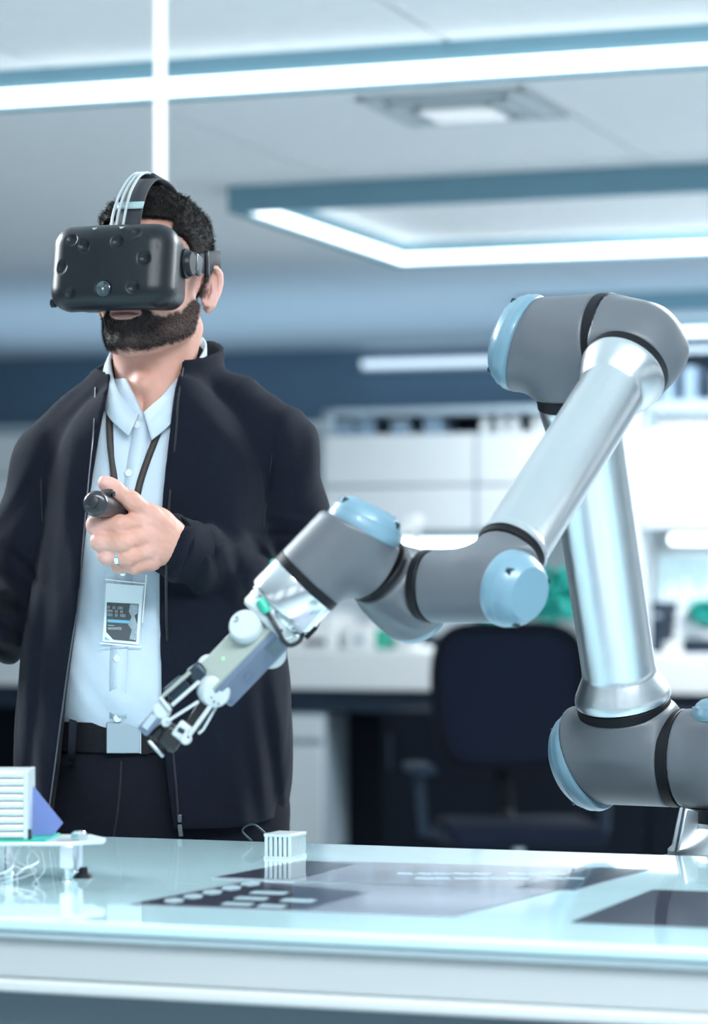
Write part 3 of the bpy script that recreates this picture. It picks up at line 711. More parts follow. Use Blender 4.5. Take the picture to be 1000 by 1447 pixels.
# upper arm tube
L = (E0-S0).length; a0 = .079; Lt = L-.076-a0
A0 = S0+UPD*a0
tubepart(A0, E0, [(.05, 0), (.0600, 0), (.0612, .0012), (.0612, .006), (.0595, .012), (.0490, .033), (.0475, .036), (.0468, .042), (.0468, Lt-.030), (.0472, Lt-.028), (.0500, Lt-.010), (.0508, Lt-.004), (.050, Lt), (.04, Lt)], 'upper_arm_tube')
# elbow
r2 = .0575
ringpart(E0-UPD*.070, UPD, .0505, .014)
ln_e = (-AX*.93+UPD*.36).normalized(); lc_e = E0-AX*.062+UPD*.002
er = E0+AX*.050
eax = (E1-E0).normalized()
def fe(P):
    d = cyl(P, E0-AX*.11, er-AX*.007, r2, .004); e = cyl(P, E0-UPD*.063, E0, .0505, .003)
    return smax(smin(d, e, .03), plane(P, lc_e, ln_e), .006)
rsdf('elbow_housing', fe, *bounds([E0, lc_e, er, E0-UPD*.07], .08), .0026, M_house)
lid(lc_e, ln_e, r2*1.04, .030, up=UPD)
ringpart(er, AX, r2-.001, .015)
fl = E1+FD*.052
def fe2(P):
    d = cap(P, er+AX*.0, E1, r2, r2-.003); d = np.maximum(d, -plane(P, er+AX*.008, AX)); e = cyl(P, E1-FD*.01, E1+FD*.040, .0515, .004)
    return smin(d, e, .025)
rsdf('elbow_bend', fe2, *bounds([E1, er, fl], .09), .0026, M_house)
ringpart(E1+FD*.046, FD, .0515, .012, dr=.0008)
Lf = (W1-E1).length; A1 = E1+FD*.052; Le = Lf-.052-.062
tubepart(A1, W1, [(.045, 0), (.0505, 0), (.0522, .001), (.0525, .004), (.0515, .008), (.0425, .034), (.0400, .037), (.0393, .042), (.0392, Le-.012), (.0398, Le-.010), (.0410, Le-.007), (.0410, Le), (.035, Le)], 'forearm_tube')
# wrist 1
r3 = .0402
ringpart(W1-FD*.057, FD, .0385, .010)
ln_w = (AX*.94+FD*.30).normalized(); lc_w = W1+AX*.026+FD*.002; wr = W1-AX*.078
def fw(P):
    d = cyl(P, wr+AX*.006, W1+AX*.08, r3, .003); e = cyl(P, W1-FD*.052, W1, .0385, .003)
    return smax(smin(d, e, .022), plane(P, lc_w, ln_w), .004)
rsdf('wrist_housing', fw, *bounds([W1, wr, W1-FD*.05, lc_w], .065), .002, M_house)
lid(lc_w, ln_w, r3*1.04, .032, up=-FD, n0=.2, fl=.72)
ringpart(wr, AX, r3-.001, .011)
# wrist 2
W2 = W(562, 836, 3.19)
R2 = W(532, 806, 3.155); w2 = Vector((-.60, -.50, .62)).normalized()
ln2 = Vector((.42, .80, -.43)).normalized(); lc2 = W2-w2*.026+Vector((0,.006,0))
def fw2(P):
    d = cyl(P, R2-w2*.005, lc2-w2*.02, r3, .003); d2 = chain(P, [W2+w2*.01, W2-w2*.02], [r3+.002, r3+.001])
    e = cyl(P, wr-AX*.006, W2+AX*.02, r3, .004)
    d = smin(smin(d, d2, .01), e, .02)
    return smax(d, plane(P, lc2, ln2), .004)
rsdf('wrist_housing', fw2, *bounds([W2, wr, R2, lc2], .065), .002, M_house)
lid(lc2, ln2, r3*1.03, .016, up=(1,0,0))
ringpart(R2, w2, r3-.0012, .007)
# wrist 3
W3 = W(481, 771, 3.130); w3 = Vector((-.685, .06, -.715)).normalized()
rr3 = W3+w3*.054; ln3 = Vector((.44, -.02, .90)).normalized(); lc3 = W(519, 734, 3.13)-ln3*.012
def fw3(P):
    d = cyl(P, W3-w3*.09, rr3-w3*.004, .0425, .003); e = cyl(P, R2+w2*.004, W3, r3, .003)
    return smax(smin(d, e, .018), plane(P, lc3, ln3), .004)
rsdf('wrist_housing', fw3, *bounds([W3, rr3, R2, lc3], .07), .002, M_house)
lid(lc3, ln3, .0420, .028, up=w3, n0=1.2)
ringpart(rr3, w3, .0415, .012)
fA = rr3+w3*.005
MB().lathe(fA, w3, [(.03, 0), (.0425, 0), (.0428, .001), (.0428, .034), (.0415, .0365), (.030, .037)], 96).obj('tool_flange', M_alu2, rb, True)
# ---- gripper (axis g, to its right p, towards us n)
gp = MB(); g = Vector((-.692, 0, -.722)).normalized(); p_ = Vector((.722, 0, -.692)).normalized(); n_ = Vector((0, -1, 0))
GO = W(409, 861, fA.y); DG = GO.y
def G(px, py, o=0): q = W(px, py, DG); q.y -= o; return q
fc = fA+w3*.037
cp = MB().lathe(fc, g, [(.0385, 0), (.0385, .004), (.036, .005), (.036, .020), (.033, .024)], 64).obj('coupler', M_gwhite, rb, True)
cp['label'] = 'white gripper coupler with green plug'
MB().lathe(fc+g*.006, g, [(.0368, 0), (.0368, .004)], 64).obj('coupler_band', M_steel, cp, True)
for k in range(8):
    a = 2*pi*k/8; MB().lathe(fc+g*.0035+(p_*math.cos(a)+n_*math.sin(a))*.0345, g, [(.0025, 0), (.0025, .004)], 10).obj('screw', M_screw, cp, True)
# body: square column turned 45 degrees
def gbox(c, L, a, b, name, m, parent, ang=45, bev=.003):
    """box along g, centred on c, a and b wide, turned about g"""
    x = (p_*math.cos(math.radians(ang))+n_*math.sin(math.radians(ang))); y = g.cross(x)
    M = Matrix((x, y, g)).transposed()
    return MB().box(c, (a, b, L), M).obj(name, m, parent, True, bevel=bev)
bcn = (G(392, 878)+G(300, 975))/2; bl = (G(392,878)-G(300,975)).length
body = gbox(bcn, bl, .044, .040, 'gripper', M_gblue, rb, 40); body['label'] = 'two-finger gripper body with white shells'
x45 = (p_*math.cos(math.radians(40))+n_*math.sin(math.radians(40))); y45 = g.cross(x45)
# light panel on the left facing side, blue-grey panel on the right facing side
gbox(bcn+(-y45 if (-y45).dot(n_) > 0 else y45)*.0205, bl*.96, .040, .004, 'side_panel', M_gbeige, body, 40, .0015)
pr = gbox(bcn+x45*.0222-g*.0, bl*.86, .003, .034, 'face_panel', M_gblue, body, 40, .001)
MB().lathe(bcn+x45*.0235+g*.012, x45, [(.0065, 0), (.0065, .0012), (.0055, .0012), (.0055, .0006), (0, .0006)], 28).obj('round_button', M_gblue, body, True)
gbox(bcn+x45*.0242-g*.030, .018, .0006, .022, 'label_plate', M_tgrey, body, 40, 0)
yl = (-y45 if (-y45).dot(n_) > 0 else y45)
MB().lathe(bcn+yl*.0228+g*.018, yl, [(.0012, 0), (.0012, .001), (0, .0012)], 12).obj('status_light', mat('green_led', (.1,.8,.2), .4, emit=(.2,1,.25), es=1.2), body, True)
def shell(px, py, r, o, d, th=.012, name='shell', parent=body, m=M_gwhite, n0=0):
    c = G(px, py, o); ob = MB().lathe(c-d*th, d, [(r*.9, 0), (r, .002), (r, th*.6), (r*.93, th*.88), (r*.8, th), (0, th+.0005)], 48).obj(name, m, parent, True); return ob
dL = (yl*.8+n_*.45).normalized()
s1 = shell(345, 882, .0190, .030, dL, .020, n0=0)
for px, py in ((336, 874), (356, 893)): MB().lathe(G(px, py, .0265)-dL*.002, dL, [(.003, 0), (.003, .0035), (.0018, .0035), (.0018, .002), (0, .002)], 14).obj('screw', M_steel, s1, True)
dR = (x45*.55+n_*.8).normalized()
s2 = shell(307, 979, .0178, .026, dR, .022)
for px, py in ((300, 984), (304, 990), (310, 993)): MB().lathe(G(px, py, .026)-dR*.001, dR, [(.0010, 0), (.0010, .0022)], 8).obj('dot', M_screw, s2, True)
shell(385, 925, .018, .002, dR, .018); shell(312, 966, .018, -.016, -n_*-1, .012)
shell(292, 938, .012, .006, dL, .012)
# plug, cable and bolt near the coupler
a = G(368, 846, .030); b = G(379, 866, .034)
pl = MB().lathe(a, b-a, [(.003, 0), (.0055, .002), (.0062, .010), (.0045, (b-a).length)], 20).obj('green_plug', M_green, cp, True)
MB().tube(smoothpath([b, G(388,878,.040), G(396,893,.042), G(402,905,.040), G(412,911,.032), G(424,905,.018), G(428,893,.004)]), .0026, 10).obj('cable', M_black, cp, True)
MB().tube(smoothpath([G(380,870,.030), G(392,893,.036), G(404,902,.034), G(414,900,.03)]), .0014, 8).obj('cable', M_cable, cp, True)
MB().lathe(G(386,795,-.03), n_, [(.0045, 0), (.0045, .012), (0, .014)], 16).obj('green_plug', M_green, cp, True)
MB().lathe(G(399,890,.033), n_, [(.0016, 0), (.0016, .003)], 10).obj('screw', M_screw, cp, True)
MB().bar(G(432,902,.0), G(446,886,.0), .006, .012, n_).obj('clip', M_rub, cp, True, bevel=.001)
MB().bar(G(418,884,.026), G(404,868,.028), .018, .006, n_).obj('coupler_block', M_gwhite, cp, True, bevel=.002)
# fingers
def bar(a, b, o, wd, th, name, m, parent, o2=None):
    return MB().bar(G(*a, o), G(*b, o if o2 is None else o2), wd, th, n_).obj(name, m, parent, True, bevel=min(wd, th)*.2)
bar((292,946), (272,962), .006, .026, .020, 'knuckle_block', M_screw, body)
for k, (e0, e1, e2, e3) in enumerate([((268,948),(228,985),(285,962),(243,1000))]):
    f = bar((262,962), (238,983), .004, .018, .010, 'finger', M_screw, body)
    bar((270,949), (230,984), .012, .0042, .016, 'finger_link', M_gbeige, f)
    bar((283,962), (244,996), .016, .0042, .012, 'finger_link', M_gwhite, f)
    bar((228,984), (243,1003), .020, .0036, .012, 'finger_bracket', M_gwhite, f)
    bar((282,990), (238,1018), .022, .0034, .006, 'finger_link', M_gwhite, f)
    MB().lathe(G(230,1003,.020), n_, [(.010, -.014), (.010, 0), (.008, .002), (0, .0025)], 28).obj('knuckle', M_gwhite, f, True)
    MB().lathe(G(236,1019,.020), n_, [(.0055, -.012), (.0055, 0), (.004, .002), (0, .002)], 20).obj('pivot', M_gwhite, f, True)
    bar((224,1008), (202,1034), .012, .0150, .020, 'fingertip', M_gblue, f)
    bar((220,1010), (206,1028), .023, .0075, .003, 'tip_plate', M_cabgrey, f)
f = bar((296,985), (270,1030), .002, .016, .012, 'finger', M_black, body)
bar((302,992), (266,1042), .020, .0046, .007, 'finger_link', M_gwhite, f)
bar((306,998), (288,1030), .012, .0030, .005, 'finger_link', M_gwhite, f); bar((288,1030), (281,1036), .012, .003, .005, 'finger_link', M_gwhite, f)
MB().lathe(G(264,1043,.022), n_, [(.0062, -.014), (.0062, 0), (.005, .0015), (0, .0015)], 20).obj('pivot', M_gwhite, f, True)
bar((266,1022), (250,1042), .014, .016, .012, 'finger_bracket', M_gwhite, f)
bar((259,1028), (256,1034), .0205, .0075, .001, 'bracket_slot', M_screw, f)
tp = bar((252,1028), (233,1056), .004, .024, .030, 'fingertip', M_black, f)
bar((212,1046), (232,1068), .012, .0032, .014, 'tip_edge', M_steel, tp)
bar((218,1030), (238,1050), .000, .020, .022, 'tip_pad', M_black, tp)
# ================================================================== THE MAN
DM = 3.85
def Q(px, py, D=DM): return N_(list(W(px, py, D)))
man = empty('person', (Q(225,0)[0], DM+.03, 0), 'man in dark zip jacket and white shirt wearing a headset behind the table', 'person')
# head frame: x to his left, y backwards, z up
HM = Matrix.Translation(Vector(Q(213, 409, 3.86))) @ Matrix.Rotation(math.radians(-17), 4, 'Z') @ Matrix.Rotation(math.radians(-4), 4, 'X')
HMi = N_(HM.inverted()); 
def toH(P): return (P @ HMi[:3, :3].T+HMi[:3, 3]).astype(np.float32)
def mx(P): q = P.copy(); q[:, 0] = np.abs(q[:, 0]); return q
def eark():
    s_ = N_([.55, .83, 0]); u_ = N_([0, -.12, .99]); nn = np.cross(s_, u_); nn /= ln(nn); u_ = np.cross(nn, s_); return s_, u_, nn
def ear(P):
    s_, u_, nn = eark(); o = N_([.0725, .004, .000])
    A = np.stack([s_, u_, nn], 1).astype(np.float32); q = (P-o.astype(np.float32)) @ A
    d = ell(q, (.013, .001, -.0015), (.0155, .0275, .0032))
    d = smax(d, -ell(q, (.011, -.004, -.004 if nn[1] > 0 else .004), (.0090, .0135, .0070)), .003)
    d = np.maximum(d, -1)
    pts = [(.003,.010,0),(.004,.020,0),(.010,.0275,0),(.018,.0290,0),(.0255,.022,0),(.0275,.010,0),(.0255,-.003,0),(.0205,-.014,0),(.0165,-.022,0)]
    rs = [.0032,.0036,.0040,.0043,.0046,.0043,.0038,.0036,.0042]
    sg = -1 if nn[1] > 0 else 1
    d = smin(d, chain(q, [(a, b, sg*.0045) for a, b, c in pts], rs), .003)
    d = smin(d, chain(q, [(.010,.018,sg*.001),(.017,.008,sg*.002),(.018,-.004,sg*.002),(.014,-.013,sg*.002)], [.0022,.003,.003,.003]), .003)
    d = smin(d, ell(q, (.0125,-.024,sg*.001), (.007,.0085,.004)), .005)
    d = smin(d, ell(q, (.002,-.003,sg*.002), (.0045,.007,.004)), .004)
    return d
def headf(P):
    p = mx(P)
    d = ell(p, (0,.014,.048), (.0715,.093,.079))
    d = smin(d, ell(p, (0,-.028,-.018), (.0575,.062,.074)), .030)
    d = smin(d, ell(p, (.043,-.052,-.008), (.020,.022,.018)), .018)
    d = smin(d, chain(p, [(.053,.004,-.030),(.047,-.008,-.058),(.023,-.058,-.083)], [.0165,.0160,.0150]), .018)
    d = smin(d, ell(p, (0,-.076,-.085), (.021,.018,.0185)), .016)
    d = smin(d, ell(p, (0,-.074,-.048), (.032,.022,.026)), .014)
    d = smin(d, cap(p, (0,-.082,.030), (0,-.104,-.012), .009, .0115), .010)
    d = smin(d, sph(p, (.0115,-.096,-.016), .0085), .006)
    d = smax(d, -ell(p, (.033,-.092,.028), (.018,.012,.011)), .014)
    d = smin(d, sph(p, (.032,-.073,.026), .0125), .004)
    d = smin(d, ell(p, (0,-.0932,-.0420), (.0215,.0068,.0046)), .0035)
    d = smin(d, ell(p, (0,-.0932,-.0520), (.0190,.0075,.0056)), .0035)
    d = smax(d, -ell(p, (0,-.1030,-.0468), (.024,.0065,.0012)), .002)
    d = smin(d, np.minimum(ear(p), 1), .005)
    nk = chain(P, [(-.003,.028,-.045),(-.003,.040,-.120),(0,.052,-.215)], [.0545,.054,.060])
    nk = smin(nk, cap(p, (.045,.035,-.05), (.012,-.022,-.19), .016, .012), .025)
    nk = smin(nk, sph(P, (0,-.018,-.132), .0125), .018)
    d = smin(d, nk, .022)
    return d
def hand_world():
    pts = dict(wr=(262,771,3.715), wm=(238,765,3.685), i0=(207,738,3.655), m0=(205,757,3.648), r0=(208,777,3.652), p0=(214,793,3.664))
    q = {k: Q(*v) for k, v in pts.items()}
    ipts = [q['i0'], Q(168,742,3.628), Q(136,742,3.632), Q(136,744,3.652), Q(158,746,3.668)]
    mpts = [q['m0'], Q(172,766,3.622), Q(142,765,3.628), Q(142,768,3.650), Q(162,770,3.668)]
    rpts = [q['r0'], Q(180,786,3.630), Q(151,784,3.636), Q(151,787,3.656), Q(170,787,3.672)]
    ppts = [q['p0'], Q(190,799,3.645), Q(169,798,3.650), Q(168,799,3.666), Q(184,798,3.678)]
    th = [Q(240,752,3.68), Q(212,728,3.655), Q(186,708,3.640), Q(163,693,3.632), Q(148,682,3.626)]
    def f(P):
        d = None
        for a, k in (('i0', 0), ('m0', 1), ('r0', 2), ('p0', 3)):
            e = cap(P, q['wm'], q[a], .0175, .0130); d = e if d is None else smin(d, e, .012)
        d = smin(d, cap(P, q['wr'], q['wm'], .0245, .0235), .02)
        d = smin(d, cap(P, Q(298,792,3.775), q['wr'], .024, .0255), .02)
        d = smin(d, cap(P, q['wm'], Q(214,745,3.675), .020, .016), .015)
        d = smin(d, ell(P, Q(222,735,3.668), (.020,.016,.017)), .016)
        for pts_, rs in ((ipts, [.0128,.0125,.0118,.0100,.0090]), (mpts, [.0128,.0124,.0116,.0100,.0090]), (rpts, [.0122,.0118,.0108,.0095,.0086]), (ppts, [.0112,.0104,.0094,.0086,.008])):
            e = chain(P, pts_, rs, .006)
            e = smin(e, sph(P, pts_[2], rs[2]*1.06), .004)
            k = .0035
            d = smin(d, e, k)
        e = chain(P, th, [.0165,.0130,.0112,.0105,.0092], .008); e = smin(e, ell(P, (th[4]+th[3])/2, (.0118,.0090,.0105)), .006)
        d = smin(d, e, .007)
        # nail and creases
        for c in (Q(150,753,3.612), ):
            pass
        return d+.00045*noise3(P, 260)
    return f
body_parts = []
Vh, Fh = sdf(headf, (-.105,-.125,-.245), (.105,.125,.145), .0019)
def smooth01(x): x = np.clip(x, 0, 1); return x*x*(3-2*x)
def beardmask(P):
    x, y, z = np.abs(P[:, 0]), P[:, 1], P[:, 2]
    n = .0018*noise3(P, 190)+.0014*noise3(P, 420, 3)
    top = np.interp(x, [0, .012, .024, .034, .045, .056, .068, .08], [-.0275, -.0275, -.030, -.044, -.045, -.034, -.004, .03])
    m = smooth01((top-z+n)/.006)
    side = smooth01((.012-y+n*2)/.010)                 # ends before the ear
    jaw = smooth01((z+(.101-.42*np.maximum(0, y+.078))+n)/.008)   # ends under the jaw line
    m = m*side*jaw
    cheek = smooth01((x-.030)/.016)*smooth01((z+.090)/.03); m = m*(1-.10*cheek)
    return m*np.where(((x/.0225)**2+((z+.047)/.0100)**2) < 1.0, 0, 1)
def lipmask(P):
    x, y, z = np.abs(P[:, 0]), P[:, 1], P[:, 2]
    e = (x/.0225)**2+((z+.0470)/.0098)**2
    return smooth01((1-e)/.25)*(y < -.075)
bm_h, lm_h = beardmask(Vh), lipmask(Vh)
flush_h = np.clip(1.2-ln((mx(Vh)-N_([.088,.015,0]))/.035), 0, 1)+.4*np.clip(1-ln((Vh-N_([0,-.11,-.01]))/.03), 0, 1)
Rt = N_(HM)
hf = hand_world()
Vg, Fg = sdf(hf, Q(112,660,3.59), Q(320,840,3.80)[[0,1,2]]*0+N_([Q(315,0,3.8)[0], 3.80, Q(0,665,3.6)[2]]), .0015) if False else sdf(hf, (Q(112,0,3.6)[0], 3.590, Q(0,835,3.62)[2]), (Q(318,0,3.76)[0], 3.80, Q(0,662,3.62)[2]), .0016)
# covered torso, arms and legs, coarse
def bodyf(P):
    d = ell(P, Q(222,790,3.895), (.125,.080,.215))
    d = smin(d, ell(P, Q(220,1010,3.90), (.145,.095,.16)), .05)
    for s, e, w_ in ((Q(378,660,3.90), Q(412,845,3.93), Q(262,778,3.715)), (Q(85,680,3.90), Q(14,878,3.93), Q(-150,810,3.70))):
        d = smin(d, chain(P, [s, e, w_], [.045,.036,.026], .02), .03)
    for sx in (-1, 1):
        x = Q(222,0)[0]+sx*.085; d = smin(d, chain(P, [(x,3.90,.92),(x+sx*.01,3.89,.50),(x+sx*.015,3.93,.10)], [.075,.050,.036], .02), .03)
    return d
Vb, Fb = sdf(bodyf, (-.82,3.66,.05), (.06,4.02,1.53), .011)
# other hand, closed, outside the picture
Vo = Vg.copy(); wq = Q(266,773,3.72); Vo = (Vo-wq)*N_([1,-1,1])+Q(-150,810,3.70); Fo = Fg[:, ::-1]
VH = T3(HM, Vh)
me = sdf_mesh('body', [(VH, Fh), (Vg, Fg), (Vb, Fb), (Vo, Fo)], M_skin)
nt_ = len(me.vertices)
def setattr_(me, nm, vals):
    a = me.attributes.new(nm, 'FLOAT', 'POINT'); v = np.zeros(nt_, np.float32); v[:len(vals)] = vals; a.data.foreach_set('value', v)
fl = np.zeros(nt_); fl[:len(Vh)] = flush_h*.8
kn = [Q(136,742,3.63), Q(142,765,3.63), Q(151,784,3.63), Q(207,738,3.65), Q(205,757,3.65), Q(148,682,3.62), Q(208,777,3.65)]
fg = np.zeros(len(Vg))
for c in kn: fg = np.maximum(fg, np.clip(1-ln(Vg-c)/.022, 0, 1))
fl[len(Vh):len(Vh)+len(Vg)] = fg
setattr_(me, 'beard', bm_h*.97); setattr_(me, 'lip', lm_h); setattr_(me, 'flush', fl)
body_o = link('body', me, man, True)
# hair cap
def hairf(P):
    d0 = ell(P, (0,.014,.048), (.0715,.093,.079))
    n = noise3(P, 95)*.0030+noise3(P, 210, 2)*.0016
    top = smooth01((P[:, 2]-.045)/.06)
    th = .003+.0085*top
    d = d0-th+n*(.25+.75*top)
    x = np.abs(P[:, 0])
    # hair line: forehead, temple, side burn, behind the ear, nape
    yl = np.interp(P[:, 2], [-.07,-.045,-.02,.0,.02,.035,.05,.062,.080,.16], [.060,.050,.034,-.002,-.016,-.020,-.028,-.040,-.078,-.20])
    yl = np.where((x < .05) & (P[:, 2] < .082), .0-.012*(x/.05)+.03-.0*yl, yl)
    cut = (yl-P[:, 1])+n*1.5
    earc = .024-ln((np.stack([np.zeros_like(x), P[:, 1]-.012, (P[:, 2]-.0)*.75], 1)))
    return smax(smax(d, cut, .006), earc, .004)
Vk, Fk = sdf(hairf, (-.10,-.12,-.09), (.10,.13,.16), .0021)
ho = link('hair', sdf_mesh('hair', [(T3(HM, Vk), Fk)], M_hair), man, True)
# hair and beard strands
def strands(name, P, Nn, L, wd, curl, rnd, down=.3, seg=3):
    n = len(P); Vv = np.zeros((n, (seg+1)*2, 3)); 
    ax = np.cross(Nn, rnd.normal(size=(n, 3))); ax /= np.maximum(ln(ax)[:, None], 1e-6)
    tdir = Nn*.6+rnd.normal(size=(n, 3))*.45+N_([0, 0, -down]); tdir /= ln(tdir)[:, None]
    side = np.cross(tdir, rnd.normal(size=(n, 3))); side /= ln(side)[:, None]
    cd_ = np.cross(tdir, side); Ls = (L*(.6+.8*rnd.random(n)))[:, None]
    for s in range(seg+1):
        t = s/seg; c = P+tdir*Ls*t*(1-.4*curl*t)+cd_*Ls*curl*math.sin(t*2.4)*.8-Nn*Ls*curl*t*t*.35
        wv = wd*(1-.85*t); Vv[:, 2*s] = c-side*wv/2; Vv[:, 2*s+1] = c+side*wv/2
    base = (np.arange(n)*(seg+1)*2)[:, None]
    F = np.concatenate([base+N_([2*s, 2*s+1, 2*s+3, 2*s+2])[None] for s in range(seg)])
    return Vv.reshape(-1, 3), F
def normals(V, F):
    N = np.zeros_like(V); a = V[F[:, 0]]; b = V[F[:, 1]]; c = V[F[:, 2]]; fn = np.cross(b-a, c-a)
    for k in range(4): np.add.at(N, F[:, k], fn)
    N /= np.maximum(ln(N)[:, None], 1e-12); return N
rg = np.random.RandomState(5)
Nk = normals(Vk, Fk); 
if (Nk*(Vk-N_([0,.014,.048]))).sum() < 0: Nk = -Nk
sel = rg.choice(len(Vk), 26000); up_ = smooth01((Vk[sel][:, 2]-.03)/.07)
Pk = Vk[sel]+Nk[sel]*-.001; 
lo_ = up_ < .35
Va, Fa = strands('a', Pk[~lo_], Nk[sel][~lo_], .0085, .0007, .75, rg, .1, 4)
Vc, Fc = strands('b', Pk[lo_], Nk[sel][lo_], .0040, .00035, .2, rg, .5, 2)
sh = link('hair_strands', sdf_mesh('hair_strands', [(T3(HM, Va), Fa), (T3(HM, Vc), Fc)], M_hair), man, True); sh['kind'] = 'stuff'
Nh = normals(Vh, Fh)
if (Nh*(Vh-N_([0,0,0]))).sum() < 0: Nh = -Nh
bi = np.flatnonzero((bm_h > .15) & (Vh[:, 2] > -.125)); sel = rg.choice(bi, 30000); sel = sel[rg.random(len(sel)) < bm_h[sel]]
jit = rg.normal(size=(len(sel), 3))*.0008
Vd, Fd = strands('c', Vh[sel]+jit-Nh[sel]*.0006, Nh[sel], .0042, .00028, .3, rg, .7, 2)
# short stubble at the temples
bo = link('beard', sdf_mesh('beard', [(T3(HM, Vd), Fd)], M_hair), man, True); bo['kind'] = 'stuff'
# ---- clothes
def zpx(py, D=3.80): return HC+(HY-py)/FPX*D
def prof(rows):
    """rows: py, left px, right px, depth half, centre D"""
    r = sorted([(zpx(a, 3.85), (b-500)/FPX*3.85, (c-500)/FPX*3.85, d, e) for a, b, c, d, e in rows])
    z = N_([k[0] for k in r]); zz_ = np.linspace(z[0], z[-1], 120)
    cols = []
    for k in range(1, 5):
        y = np.interp(zz_, z, [q[k] for q in r]); y = np.convolve(np.pad(y, 5, 'edge'), np.ones(11)/11, 'valid'); cols.append(y)
    return zz_, cols
def torso(P, pr, n=2.35):
    z, (l, r, dy, cy) = pr; Z = P[:, 2]
    L_ = np.interp(Z, z, l); R_ = np.interp(Z, z, r); ry = np.interp(Z, z, dy); Y = np.interp(Z, z, cy)
    cx = (L_+R_)/2; rx = (R_-L_)/2
    k = (np.abs((P[:, 0]-cx)/rx)**n+np.abs((P[:, 1]-Y)/ry)**n)**(1/n)
    return (k-1)*np.minimum(rx, ry)
jp = prof([(515,170,270,.075,3.885),(560,130,315,.100,3.885),(600,88,360,.116,3.885),(660,62,385,.118,3.88),(760,56,386,.124,3.875),(860,42,396,.126,3.87),(950,24,408,.132,3.87),(1050,20,413,.136,3.87),(1120,20,411,.136,3.87),(1200,26,402,.134,3.87)])
SHL = [Q(258,560,3.90), Q(325,592,3.90), Q(386,636,3.89), Q(404,725,3.90), Q(412,838,3.925)]
SHR = [Q(170,565,3.90), Q(122,618,3.90), Q(80,660,3.89), Q(46,760,3.90), Q(14,878,3.92)]
CUFL = Q(246,772,3.700); CUFR = Q(-150,810,3.70)
OL = prof([(500,152,258,.1,3.8),(545,150,246,.1,3.8),(620,139,240,.1,3.8),(700,127,231,.1,3.8),(800,117,227,.1,3.8),(900,106,228,.1,3.8),(1000,91,231,.1,3.8),(1100,79,240,.1,3.8),(1200,66,253,.1,3.8)])
def cloth(P):
    z = P[:, 2]
    a = noise3(P*N_([1,1,.35]).astype(np.float32), 22)*.0030+noise3(P*N_([1,1,.5]).astype(np.float32), 48, 2)*.0014
    return a
def armd(P, sh, cuf, extra=0):
    d = chain(P, sh, [N_(x) for x in (.055,.058,.0600,.0555,.0535)], .02)
    fa = chain(P, [sh[-1], sh[-1]*.45+cuf*.55+N_([0,0,-.004]), cuf], [.0535,.0480,.0395], .02)
    # folds at the elbow and along the sleeve
    t = np.clip(ln(P-sh[-1])/.16, 0, 1)
    fold = np.sin(P[:, 2]*190+P[:, 0]*90+2*np.sin(P[:, 0]*25))*.0045*(1-t)+np.sin(P[:, 2]*60-P[:, 0]*130+1.6*np.sin(P[:, 2]*40+P[:, 1]*30))*.0030
    d = smin(d, fa+fold, .012)
    return d+fold*.4
def elb(P, c): return smooth01(1-ln(P-c)/.10)
def c2(px, py): p = Q(px, py, 3.80); return N_([p[0], p[2]]).astype(np.float32)
CRE = [(c2(358,753), c2(455,758), .0050, .0045, 4), (c2(362,768), c2(385,800), .0040, .005, 4), (c2(380,725), c2(450,742), -.0030, .006, 4), (c2(300,752), c2(312,815), .0040, .0050, 3.86), (c2(330,768), c2(352,850), .0035, .006, 3.86),
       (c2(318,760), c2(330,820), -.0025, .005, 3.86), (c2(352,775), c2(400,800), .0045, .0055, 3.88), (c2(385,600), c2(372,745), .0030, .004, 4), (c2(62,615), c2(58,760), .0030, .004, 4), (c2(0,770), c2(60,830), .004, .006, 4),
       (c2(270,560), c2(345,640), -.0020, .010, 4), (c2(105,620), c2(90,760), -.0022, .010, 4), (c2(300,900), c2(285,1130), .0030, .010, 4), (c2(60,900), c2(45,1140), .0030, .008, 4)]
def jacketouter(P):
    d = smax(torso(P, jp)+cloth(P), P[:, 2]-zpx(528), .01)
    a = np.minimum(armd(P, SHL, CUFL), armd(P, SHR, CUFR))
    d = smin(d, a, .010)
    # hang folds on the right panel
    x = P[:, 0]; z = P[:, 2]
    f1 = np.exp(-((x-(Q(385,0)[0]-.10*(z-1.0)))/.010)**2)*smooth01((1.20-z)/.15)*.006
    f2 = np.exp(-((x-(Q(355,0)[0]-.14*(z-1.0)))/.012)**2)*smooth01((1.12-z)/.15)*.004
    f3 = np.exp(-((x-(Q(48,0)[0]+.10*(z-1.0)))/.010)**2)*smooth01((1.35-z)/.2)*.004
    cr = 0
    for A_, B_, am, wd, yc in CRE:
        ab = B_-A_; q = P[:, [0, 2]]; t = np.clip(((q-A_) @ ab)/(ab @ ab), 0, 1); ds = ln(q-A_-t[:, None]*ab)
        cr = cr+am*np.exp(-(ds/wd)**2)*(1-.6*np.abs(2*t-1))*(P[:, 1] < yc)
    return d+f1+f2+f3+cr
shp = prof([(505,168,262,.058,3.885),(560,150,290,.078,3.885),(600,95,355,.098,3.885),(700,76,372,.108,3.88),(800,72,372,.113,3.875),(900,66,375,.118,3.872),(970,70,378,.122,3.868),(1010,72,376,.118,3.872),(1045,76,372,.108,3.88),(1080,78,370,.10,3.88)])
